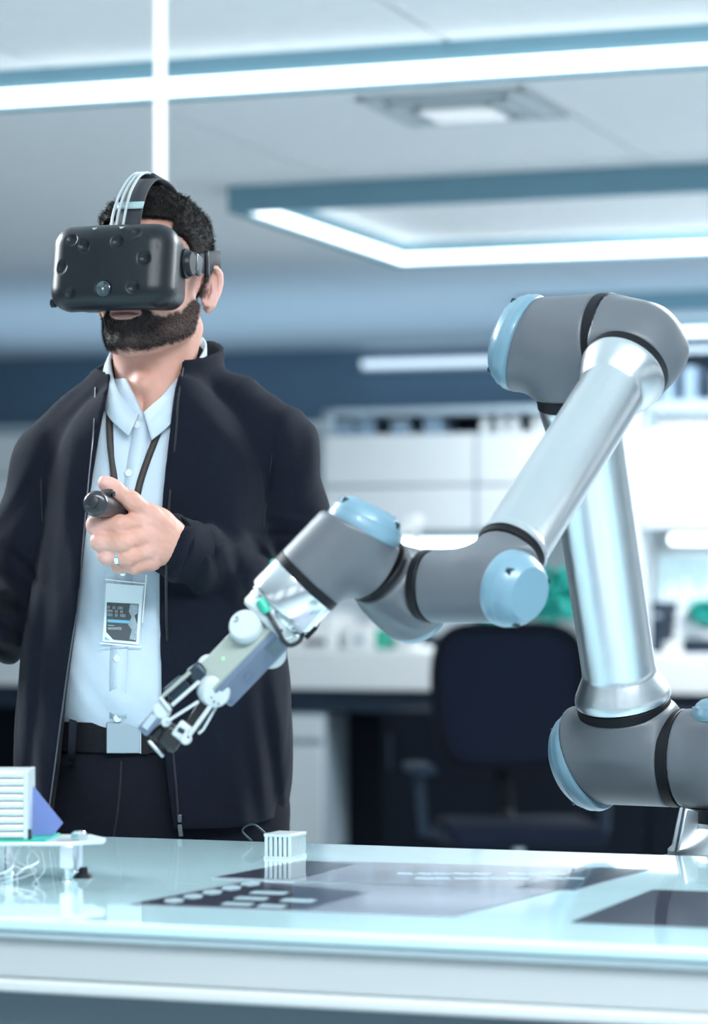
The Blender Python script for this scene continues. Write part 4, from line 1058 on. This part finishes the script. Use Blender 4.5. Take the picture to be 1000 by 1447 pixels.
def shirtf(P):
    x, z = P[:, 0], P[:, 2]
    n = noise3(P*N_([1.2,1,.5]).astype(np.float32), 30, 5)*.0022+noise3(P, 60, 1)*.0008
    d = smax(torso(P, shp, 2.2)+n, P[:, 2]-zpx(530), .004)
    d = np.maximum(d, zpx(1062)-z)
    # open neck, cut as a V in front
    cxn = Q(203,0,3.78)[0]; vz = zpx(588, 3.76)
    v = np.abs(x-cxn-(z-vz)*.12)-(z-vz)*.62
    return smax(d, -np.maximum(v, P[:, 1]-3.90), .002)
def openf(P):
    z, (l, r, _, _) = OL; Z = P[:, 2]; L_ = np.interp(Z, z, l)*3.78/3.85; R_ = np.interp(Z, z, r)*3.78/3.85
    return np.maximum(np.maximum(L_-P[:, 0], P[:, 0]-R_), P[:, 1]-3.86)
def jacketf(P):
    d = jacketouter(P)
    # stand-up collar
    ax0, ax1 = Q(224,575,3.902), Q(224,470,3.915)
    col = cyl(P, ax0, ax1, .0905, .004)
    ztop = 1.568+.28*(P[:, 1]-3.90)+.30*np.minimum(0, P[:, 0]-Q(235,0)[0])
    col = smax(col, P[:, 2]-ztop, .003)
    d = smin(d, col, .010)
    inner = cyl(P, ax0+N_([0,0,-.02]), ax1+N_([0,0,.1]), .0825, .004)
    d = smax(d, -inner, .002)
    d = smax(d, -(shirtf(P)-.004), .002)
    d = smax(d, -openf(P), .003)
    hem = zpx(1168, 3.78)+.10*np.maximum(0, P[:, 0]-Q(330,0)[0])-.02*smooth01((Q(120,0)[0]-P[:, 0])/.1)
    return np.maximum(d, hem-P[:, 2])
Vj, Fj = sdf(jacketf, (-.70,3.62,.90), (.0,4.04,1.60), .0036, .012)
jo = link('jacket', sdf_mesh('jacket', [(Vj, Fj)], M_jacket), man, True)
Vs, Fs_ = sdf(shirtf, (-.44,3.73,.99), (-.10,4.02,1.56), .0040, .01)
so = link('shirt', sdf_mesh('shirt', [(Vs, Fs_)], M_shirt), man, True)
def surf(f, px, py, D0=3.60, D1=3.98, off=0.0):
    """first point of a garment met when looking at it from the front"""
    Ds = np.arange(D0, D1, .0012); P = N_([list(W(px, py, d)) for d in Ds]).astype(np.float32); v = f(P); i = np.argmax(v < 0)
    return Vector(P[max(i, 0)])+Vector((0, -off, 0))
def strip(name, L, Rr, m, parent, th=.0015):
    V = []; F = []
    for a, b in zip(L, Rr): V += [a, b]
    for i in range(len(L)-1): F.append((2*i, 2*i+1, 2*i+3, 2*i+2))
    o = MB().add(V, F).obj(name, m, parent, True, fixn=False, sharp=1.2); s_ = o.modifiers.new('solid', 'SOLIDIFY'); s_.thickness = th; s_.offset = 0
    return o
# cuffs and hem band, zip, pull
dc = Vector(SHL[-1]-CUFL).normalized(); 
MB().lathe(Vector(CUFL)-dc*.012, dc, [(.030, .012), (.0375, 0), (.0395, .0015), (.0405, .006), (.0415, .036), (.0430, .043), (.040, .046), (.03, .045)], 64).obj('cuff', M_jacket, jo, True)
dr_ = Vector(SHR[-1]-CUFR).normalized(); MB().lathe(Vector(CUFR)-dr_*.012, dr_, [(.030, .012), (.0375, 0), (.0395, .0015), (.0405, .006), (.0415, .036), (.0430, .043), (.040, .046), (.03, .045)], 48).obj('cuff', M_jacket, jo, True)
def jo_front(P): return np.maximum(jacketouter(P), -1)
jl = lambda P: jacketf(P)
zl = [(141,548),(139,600),(131,680),(124,760),(116,850),(104,930),(93,1010),(84,1080),(76,1140)]
MB().tube(smoothpath([surf(jl, x-6, y, off=.0008) for x, y in zl], 5), .0013, 8).obj('zip_track', M_zip, jo, True)
zr = [(256,520),(250,560),(246,620),(238,700),(233,800),(234,900),(237,1000),(246,1100),(250,1160)]
MB().tube(smoothpath([surf(jl, x+2, y, off=.0008) for x, y in zr], 5), .0018, 8).obj('zip_track', M_jacketd, jo, True)
p0 = surf(jl, 254, 1158, off=.004)
MB().bar(p0+Vector((0,0,.007)), p0+Vector((0,0,-.004)), .006, .004, (0,-1,0)).obj('zip_slider', M_zip, jo, True, bevel=.001)
MB().bar(p0+Vector((0,-.002,-.006)), p0+Vector((.002,-.003,-.022)), .006, .002, (0,-1,0)).obj('zip_pull', M_zip, jo, True, bevel=.0008)
# sleeve seams
for pp in ([(395,585),(385,640),(377,700),(372,745)], [(60,618),(58,680),(60,740)]):
    MB().tube(smoothpath([surf(jl, x, y, off=-.0004) for x, y in pp], 6), .0011, 6).obj('seam', M_jacketd, jo, True)
# placket and buttons
pl_ = [(205,592),(197,640),(188,700),(181,760),(177,830),(172,900),(170,960),(170,1015)]
Lp = smoothpath([surf(shirtf, x-15, y, off=.0012) for x, y in pl_], 5); Rp = smoothpath([surf(shirtf, x+9, y, off=.0012) for x, y in pl_], 5)
strip('placket', Lp, Rp, M_shirt, so, .0016)
for x, y in ((194,600),(182,668),(173,830),(166,930),(166,1015)):
    c = surf(shirtf, x, y, off=.0016); b_ = MB().lathe(c+Vector((0,.001,0)), (0,-1,.05), [(.0056, 0), (.0058, .0016), (.0050, .0026), (.0042, .0018), (0, .0018)], 24).obj('button', M_button, so, True)
# collar leaves
def co(px, py, D): return Vector(Q(px, py, D))
top = smoothpath([co(203,583,3.788), co(226,563,3.798), co(254,538,3.820), co(281,508,3.855), co(290,484,3.900), co(268,468,3.955), co(222,462,3.975), co(178,470,3.955), co(157,498,3.900), co(158,526,3.855), co(168,554,3.815), co(185,574,3.795), co(196,585,3.788)], 6)
bot = smoothpath([co(214,622,3.770), co(240,600,3.778), co(264,568,3.802), co(281,532,3.848), co(291,500,3.902), co(272,484,3.960), co(222,478,3.985), co(170,487,3.965), co(149,516,3.895), co(146,552,3.845), co(152,586,3.802), co(168,604,3.780), co(182,616,3.770)], 6)
strip('collar', top, bot, M_shirt, so, .003)
tin = [t_+Vector((0,.006,-.001)) for t_ in top]; tb_ = [a*.5+b*.5+Vector((0,.010,-.004)) for a, b in zip(top, bot)]
strip('collar_stand', tin, tb_, M_shirt, so, .002)
# trousers, belt
def trf(P):
    x = P[:, 0]; z = P[:, 2]
    d = torso(P, prof_t); d = smax(d, z-zpx(1040, 3.76), .004)
    for sx in (-1, 1):
        cx = Q(222,0)[0]+sx*.088; e = chain(P, [(cx,3.885,.93),(cx+sx*.01,3.88,.52),(cx+sx*.015,3.92,.07)], [.094,.072,.058], .02); d = smin(d, e, .02)
    d = d+noise3(P*N_([1,1,.5]).astype(np.float32), 28, 7)*.0025
    return np.maximum(d, .04-z)
prof_t = prof([(1020,74,374,.104,3.88),(1060,66,382,.112,3.88),(1120,58,386,.120,3.88),(1200,52,390,.124,3.885),(1300,56,388,.118,3.89)])
Vt, Ft = sdf(trf, (-.48,3.72,.03), (-.06,4.03,1.07), .006)
to = link('trousers', sdf_mesh('trousers', [(Vt, Ft)], M_trous), man, True)
MB().tube(smoothpath([surf(trf, x, y, off=.0004) for x, y in ((172,1075),(170,1110),(166,1150),(160,1185))], 5), .0016, 6).obj('fly_seam', M_jacketd, to, True)
bl_ = MB(); zb0, zb1 = zpx(1064, 3.76), zpx(1022, 3.76); Vv = []; Fv = []
z_, (l_, r_, dy_, cy_) = prof_t
for k in range(96):
    a = 2*pi*k/96; c_, s_ = math.cos(a), math.sin(a); e = 2/2.35
    for zt, of in ((zb0, .001), (zb0, .0052), (zb1, .0052), (zb1, .001)):
        L_, R_, ry, Y = [float(np.interp((zb0+zb1)/2, z_, q)) for q in (l_, r_, dy_, cy_)]
        rx = (R_-L_)/2+of+.004; ry2 = ry+of+.004
        Vv.append(((L_+R_)/2+rx*math.copysign(abs(c_)**e, c_), Y+ry2*math.copysign(abs(s_)**e, s_), zt+.012*(Vv and 0 or 0)-.010*(1-abs(c_))*0))
for k in range(96):
    k2 = (k+1) % 96
    for j in range(4): Fv.append((k*4+j, k2*4+j, k2*4+(j+1) % 4, k*4+(j+1) % 4))
bo_ = bl_.add(Vv, Fv).obj('belt', M_belt, man, True)
def beltp(px):
    L_, R_, ry, Y = [float(np.interp((zb0+zb1)/2, z_, q)) for q in (l_, r_, dy_, cy_)]
    return Vector(((px-500)/FPX*3.76, Y-ry-.0098, (zb0+zb1)/2))
pb = beltp(174)
M_buck = mat('buckle_steel', (.36,.43,.48), .45, metal=.9)
MB().box(pb, (.045, .004, .041)).obj('buckle', M_buck, bo_, True, bevel=.0012)
MB().box(beltp(205)+Vector((0,.002,0)), (.011, .006, .044)).obj('belt_keeper', M_belt, bo_, True, bevel=.001)
MB().box(beltp(198.5)+Vector((0,-.0008,0)), (.0015, .003, .041)).obj('buckle_bar', M_steel, bo_, True)
for px in (104,): MB().bar(surf(trf, px, 1018, off=.009), surf(trf, px-2, 1075, off=.008), .010, .003, (0,-1,0)).obj('belt_loop', M_trous, to, True, bevel=.001)
for sx in (-1, 1):
    cx = Q(222,0)[0]+sx*.103
    V, F = sdf(lambda P: np.maximum(smin(ell(P, (cx,3.84,.045), (.045,.13,.045)), ell(P, (cx,3.93,.05), (.040,.05,.05)), .03), .004-P[:, 2]), (cx-.06,3.68,.0), (cx+.06,4.0,.12), .006)
    link('shoe', sdf_mesh('shoe', [(V, F)], M_belt), man, True)
# finger ring
rc, rd_ = Vector(Q(168,786,3.6325)), (Vector(Q(180,786,3.630))-Vector(Q(151,784,3.636))).normalized()
MB().lathe(rc-rd_*.0028, rd_, [(.0112, 0), (.0122, .0004), (.0126, .0028), (.0122, .0052), (.0112, .0056)], 40).obj('finger_ring', M_steel, man, True)
# ================================================================== HEADSET, CONTROLLER, BADGE
hd = empty('headset', tuple(T3(HM, N_([[0,-.1,.014]]))[0]), 'black virtual reality headset with dimpled front covering the man\'s eyes', 'headset')
HS = Matrix(HM) @ Matrix.Translation((0,0,-.008)); HMM = HS
def vfront(x, z): return -.169+1.25*x*x+.10*(z-.014)
DIM = [(107,336,9.5),(127,348,8.5),(176,343,9),(202,327,11),(93,377,9.5),(237,349,6.5),(239,382,7),(216,368,9),(109,417,9.5),(203,411,9.5),(131,427,5),(184,423,5.5),(77,364,6.5),(78,397,7)]
dl = [((px-160)/1040., .014+(375-py)/1085., r/1081.) for px, py, r in DIM]
def shellf(P):
    q = P.copy(); q[:, 1] = q[:, 1]-1.25*q[:, 0]**2-.10*(q[:, 2]-.014)
    x, z = q[:, 0], q[:, 2]
    d = rbox(q, (0,-.137,.014), (.0865,.032,.0575), .029)
    # brow crease and lower taper
    d = smax(d, (q[:, 2]-.0715)+.35*np.maximum(0, -.150-q[:, 1])*0, .004)
    for a, b, r in dl:
        c = (a, float(vfront(a, b))-r*.62+1.25*a*a*0, b)
        q2 = P-N_(c).astype(np.float32); d = smax(d, -(ln(q2)-r*1.22), .0012)
    for sg in (-1, 1): d = smax(d, -sph(P, (sg*.101,-.125,.020), .0125), .0015)
    c = (0, float(vfront(0,-.020)), -.020); d = np.where(ln(P-N_(c).astype(np.float32)) < .0135, smax(d, -cyl(P, (0,c[1]-.01,-.020), (0,c[1]+.0025,-.020), .0110, .001), .001), d)
    seam = np.maximum(np.abs(P[:, 0])-.0005, -(P[:, 1]+.167)-.1); d = smax(d, -np.maximum(np.abs(P[:, 0])-.00045, -(d+.0007)), .0003)
    return d
V, F = sdf(shellf, (-.10,-.18,-.05), (.10,-.085,.08), .0016)
vo = link('visor_shell', sdf_mesh('visor_shell', [(T3(HS, V), F)], M_visor), hd, True)
def gask(P):
    t = np.clip((P[:, 1]+.125)/.06, 0, 1)
    q = P.copy(); s_ = 1+.12*t; q[:, 0] *= s_*.925; q[:, 2] = .014+(q[:, 2]-.014)*(1+.12*t); 
    d = rbox(q, (0,-.095,.014), (.079,.042,.0535), .022)
    return smax(d, -(headf(P-N_([0,0,.008]).astype(np.float32))-.0035), .002)
V, F = sdf(gask, (-.10,-.15,-.06), (.10,-.04,.09), .0022)
link('face_gasket', sdf_mesh('face_gasket', [(T3(HS, V), F)], M_visor), hd, True)
def hp(x, y, z): return HMM @ Vector((x, y, z))
hR = HMM.to_3x3()
# front camera
cy_ = vfront(0, -.020)
co_ = MB().lathe(hp(0,cy_+.0035,-.020), hR @ Vector((0,-1,0)), [(.0100, 0), (.0102, .003), (.0090, .0035), (.0075, .002), (.0045, .0015), (.0040, .0025), (0, .0032)], 36).obj('front_camera', M_lens, hd, True)
MB().lathe(hp(0,cy_+.0035,-.020), hR @ Vector((0,-1,0)), [(.0016, .0030), (.0014, .0042), (0, .0044)], 16).obj('lens', M_cable, co_, True)
for a in (-.019, .019):
    MB().add([hp(a-.004, -.1585, .0635), hp(a+.004, -.1585, .0635), hp(a, -.163, .0600), hp(a, -.158, .0610)], [(0,1,2), (0,3,1), (0,2,3), (1,3,2)]).obj('mark', M_tag, hd, True)
sp = [(-.075,-.1455,.068), (-.03,-.151,.0645), (0,-.152,.064), (.03,-.151,.0645), (.06,-.148,.067)]
# hinges and side straps
for sg in (-1, 1):
    hb = MB().lathe(hp(sg*.074,-.083,.026), hR @ Vector((sg,0,0)), [(.020, 0), (.020, .010), (.0175, .012), (.0165, .016), (.0145, .018), (0, .018)], 36).obj('hinge', M_visor, hd, True)
    arm = smoothpath([hp(sg*.0885,-.083,.026), hp(sg*.0895,-.066,.028), hp(sg*.0895,-.050,.031)], 5)
    a_ = MB(); M_ = (hR @ Matrix.Rotation(math.radians(-7), 3, 'X'))
    a_.box(hp(sg*.0885,-.062,.0285), (.009, .026, .027), M_); a_.obj('strap_arm', M_ctrl, hd, True, bevel=.003)
    pth = [(.0885,-.055,.030), (.0880,-.030,.036), (.0865,.0,.044), (.0825,.035,.052), (.070,.078,.056), (.042,.108,.056), (0,.118,.054)]
    up = smoothpath([hp(sg*x, y, z+.0135) for x, y, z in pth], 5); dn = smoothpath([hp(sg*x, y, z-.0135) for x, y, z in pth], 5)
    strip('side_strap', up, dn, M_foam, hd, .003)
    up = smoothpath([hp(sg*x, y, z) for x, y, z in ((.0905,-.034,.052), (.0908,-.032,.033), (.0908,-.030,.016))], 3); dn = smoothpath([hp(sg*x, y, z) for x, y, z in ((.0908,-.026,.053), (.0912,-.024,.034), (.0912,-.022,.017))], 3)
    strip('strap_slider', up, dn, M_visor, hd, .005)
pth = [(-.120,.072), (-.107,.100), (-.083,.128), (-.045,.149), (.0,.1575), (.045,.152), (.085,.127), (.110,.092), (.118,.054)]
strip('top_strap', smoothpath([hp(-.017-.1*min(0,y), y, z) for y, z in pth], 6), smoothpath([hp(.017-.1*min(0,y), y, z) for y, z in pth], 6), M_foam, hd, .003)
strip('strap_tag', [hp(-.010,-.1145,.096), hp(-.010,-.1090,.106)], [hp(.030,-.1145,.096), hp(.030,-.1090,.106)], M_tag, hd, .002)
for k, (x0, x1) in enumerate(((-.008,-.004), (-.001,.002), (.0085,.008))):
    pts = [hp(x0, -.130, .068), hp(x0+.001, -.123, .092), hp((x0+x1)/2, -.103, .122), hp(x1, -.072, .149), hp(x1, -.040, .160), hp(x1*.5, .0, .158), hp(x1*.4, .05, .152)]
    MB().tube(smoothpath(pts, 7), .0019, 10).obj('headset_cable', M_cable, hd, True)
MB().box(hp(0,-.010,.1575), (.030, .050, .008), hR).obj('cable_clip', M_foam, hd, True, bevel=.003)
MB().lathe(hp(-.088,-.120,-.028), hR @ Vector((-1,0,0)), [(.006,0),(.006,.006),(.004,.007),(0,.007)], 16).obj('side_knob', M_visor, hd, True)
# controller
ct = empty('hand_controller', tuple(Q(150,712,3.62)), 'black hand controller held in the man\'s fist under his thumb', 'controller')
c0, c1 = Q(136,712,3.600), Q(176,724,3.66)
ca = (c1-c0)/ln(c1-c0)
def ctf(P):
    d = cap(P, c0, c1, .0170, .0095)
    d = smin(d, cap(P, Q(168,722,3.65), Q(186,800,3.668), .0095, .0105), .010)
    d = smax(d, -(cap(P, Q(120,708,3.584), Q(132,712,3.583), .0040)), .002)
    d = smax(d, -(cap(P, Q(122,718,3.588), Q(134,720,3.585), .0030)), .002)
    d = smax(d, (P[:, 1]*-1+3.588)*1.0, .004)
    return d
V, F = sdf(ctf, (Q(105,0,3.6)[0],3.57,zpx(840,3.64)), (Q(215,0,3.65)[0],3.72,zpx(670,3.6)), .0014)
link('grip', sdf_mesh('grip', [(V, F)], M_ctrl), ct, True)
MB().lathe(Vector(Q(131,709,3.588)), (-.2,-1,.1), [(.0075,0),(.0075,.0016),(.006,.0024),(0,.0026)], 24).obj('menu_button', M_black, ct, True)
MB().lathe(Vector(Q(150,697,3.612)), (-.25,-.35,1), [(.0095,0),(.0095,.002),(.008,.003),(0,.0032)], 28).obj('thumb_pad', M_black, ct, True)
MB().lathe(Vector(Q(160,700,3.618)), (-.1,-.5,1), [(.003,0),(.003,.0045),(0,.005)], 14).obj('side_key', M_ctrl, ct, True)
# badge on a lanyard
dbg = surf(shirtf, 172, 860).y-.012
bg = empty('name_badge', (W(172,860,dbg).x, dbg, W(172,860,dbg).z), 'clear badge holder with a printed card hanging on a dark lanyard below the hand', 'badge')
bo3 = Vector(bg.location)
def K(px, py, o=0): p = W(px, py, dbg)-bo3; p.y = -o; return p
def kpoly(name, pix, o, th, m, parent=bg, bev=0):
    P = [K(x, y, o) for x, y in pix]; n = len(P)
    V = P+[p+Vector((0,-th,0)) for p in P]
    return MB().add(V, [tuple(range(n)), tuple(range(n, 2*n))[::-1]]+[(i, n+i, n+(i+1) % n, (i+1) % n) for i in range(n)]).obj(name, m, parent, False, smooth=False, bevel=bev)
card = kpoly('card', [(150,824),(203,828),(196,911),(145,906)], 0, .0008, M_card)
kpoly('printed_panel', [(151,851),(196,853.5),(192.5,907),(160,904),(150,893)], .0009, .0003, M_carddark, card)
kpoly('blue_bar', [(152,875),(184,877),(183.6,881),(151.8,879)], .0013, .0002, M_cardblue, card)
kpoly('picture', [(184,854),(195,854.6),(194.6,866),(190,870),(194.5,884),(192,905),(183,903),(186,890),(181,882),(186,872),(182,864)], .0013, .0002, M_cardgry, card)
kpoly('corner_mark', [(148,899),(156,905),(147.6,904)], .0009, .0003, M_cardblue, card)
m = MB()
for r_, row in enumerate(("1.1.11.", "11.1.1.", "1101011")):
    for c_, ch in enumerate(row):
        if ch == '1':
            a = K(153.5+c_*3.7-r_*.1, 858+r_*5.2+c_*.25, .0014); sz = .00125
            for dx, dz, w_, h_ in ((0,sz,2*sz,.0004), (0,-sz,2*sz,.0004), (-sz,0,.0004,2*sz), (sz,0,.0004,2*sz)): m.box(a+Vector((dx,0,dz)), (w_, .0002, h_))
m.obj('logo_pattern', M_cardtxt, card, False, smooth=False)
def text(body, size, loc, m, parent):
    cu = bpy.data.curves.new('t', 'FONT'); cu.body = body; cu.size = size; cu.extrude = .0001
    o = bpy.data.objects.new('t', cu); C.objects.link(o); dg = bpy.context.evaluated_depsgraph_get(); me = bpy.data.meshes.new_from_object(o.evaluated_get(dg))
    bpy.data.objects.remove(o); me.materials.clear(); me.materials.append(m)
    o = link('lettering', me, parent); o.location = loc; o.rotation_euler = (pi/2, 0, 0); return o
text('NOAKES', .0046, K(152.5, 889.6, .0014), M_cardtxt, card)
kpoly('name_line', [(152.5,882.8),(161.5,883.4),(161.5,884.8),(152.5,884.2)], .0013, .0002, M_cardgry, card)
kpoly('clear_sleeve', [(148,806),(209,812),(205,830),(200,914),(142,909),(146,830)], .0018, .0008, M_clear)
kpoly('sleeve_edge', [(149,818),(205,824),(205,825.5),(149,819.5)], .0028, .0006, M_counter)
kpoly('sleeve_edge', [(206,812),(208,812),(202,880),(200.6,880)], .0028, .0006, M_counter)
kpoly('sleeve_edge', [(142,908),(200,913),(200,914.5),(142,909.5)], .0028, .0006, M_counter)
MB().lathe(K(174, 809, .002), (0,-1,0), [(.0045,0),(.0045,.003),(.002,.004),(0,.004)], 16).obj('clip', M_steel, bg)
MB().bar(K(174,792,.002), K(174,812,.002), .006, .0012, (0,-1,0)).obj('clip_strap', M_clear, bg)
for pts in ([(157,556),(155,590),(156,625),(160,660),(163,700),(168,760),(173,800)], [(243,556),(232,590),(217,628),(205,660),(196,690),(186,740),(175,800)]):
    c = [surf(shirtf, x, y, off=.0022) for x, y in pts]; c[-1] = bo3+K(174,797,.002)
    A_ = smoothpath([p+Vector((-.0048,-.0005,0)) for p in c], 6); B_ = smoothpath([p+Vector((.0048,.0005,0)) for p in c], 6)
    strip('lanyard_strap', A_, B_, M_lan, bg, .0014)
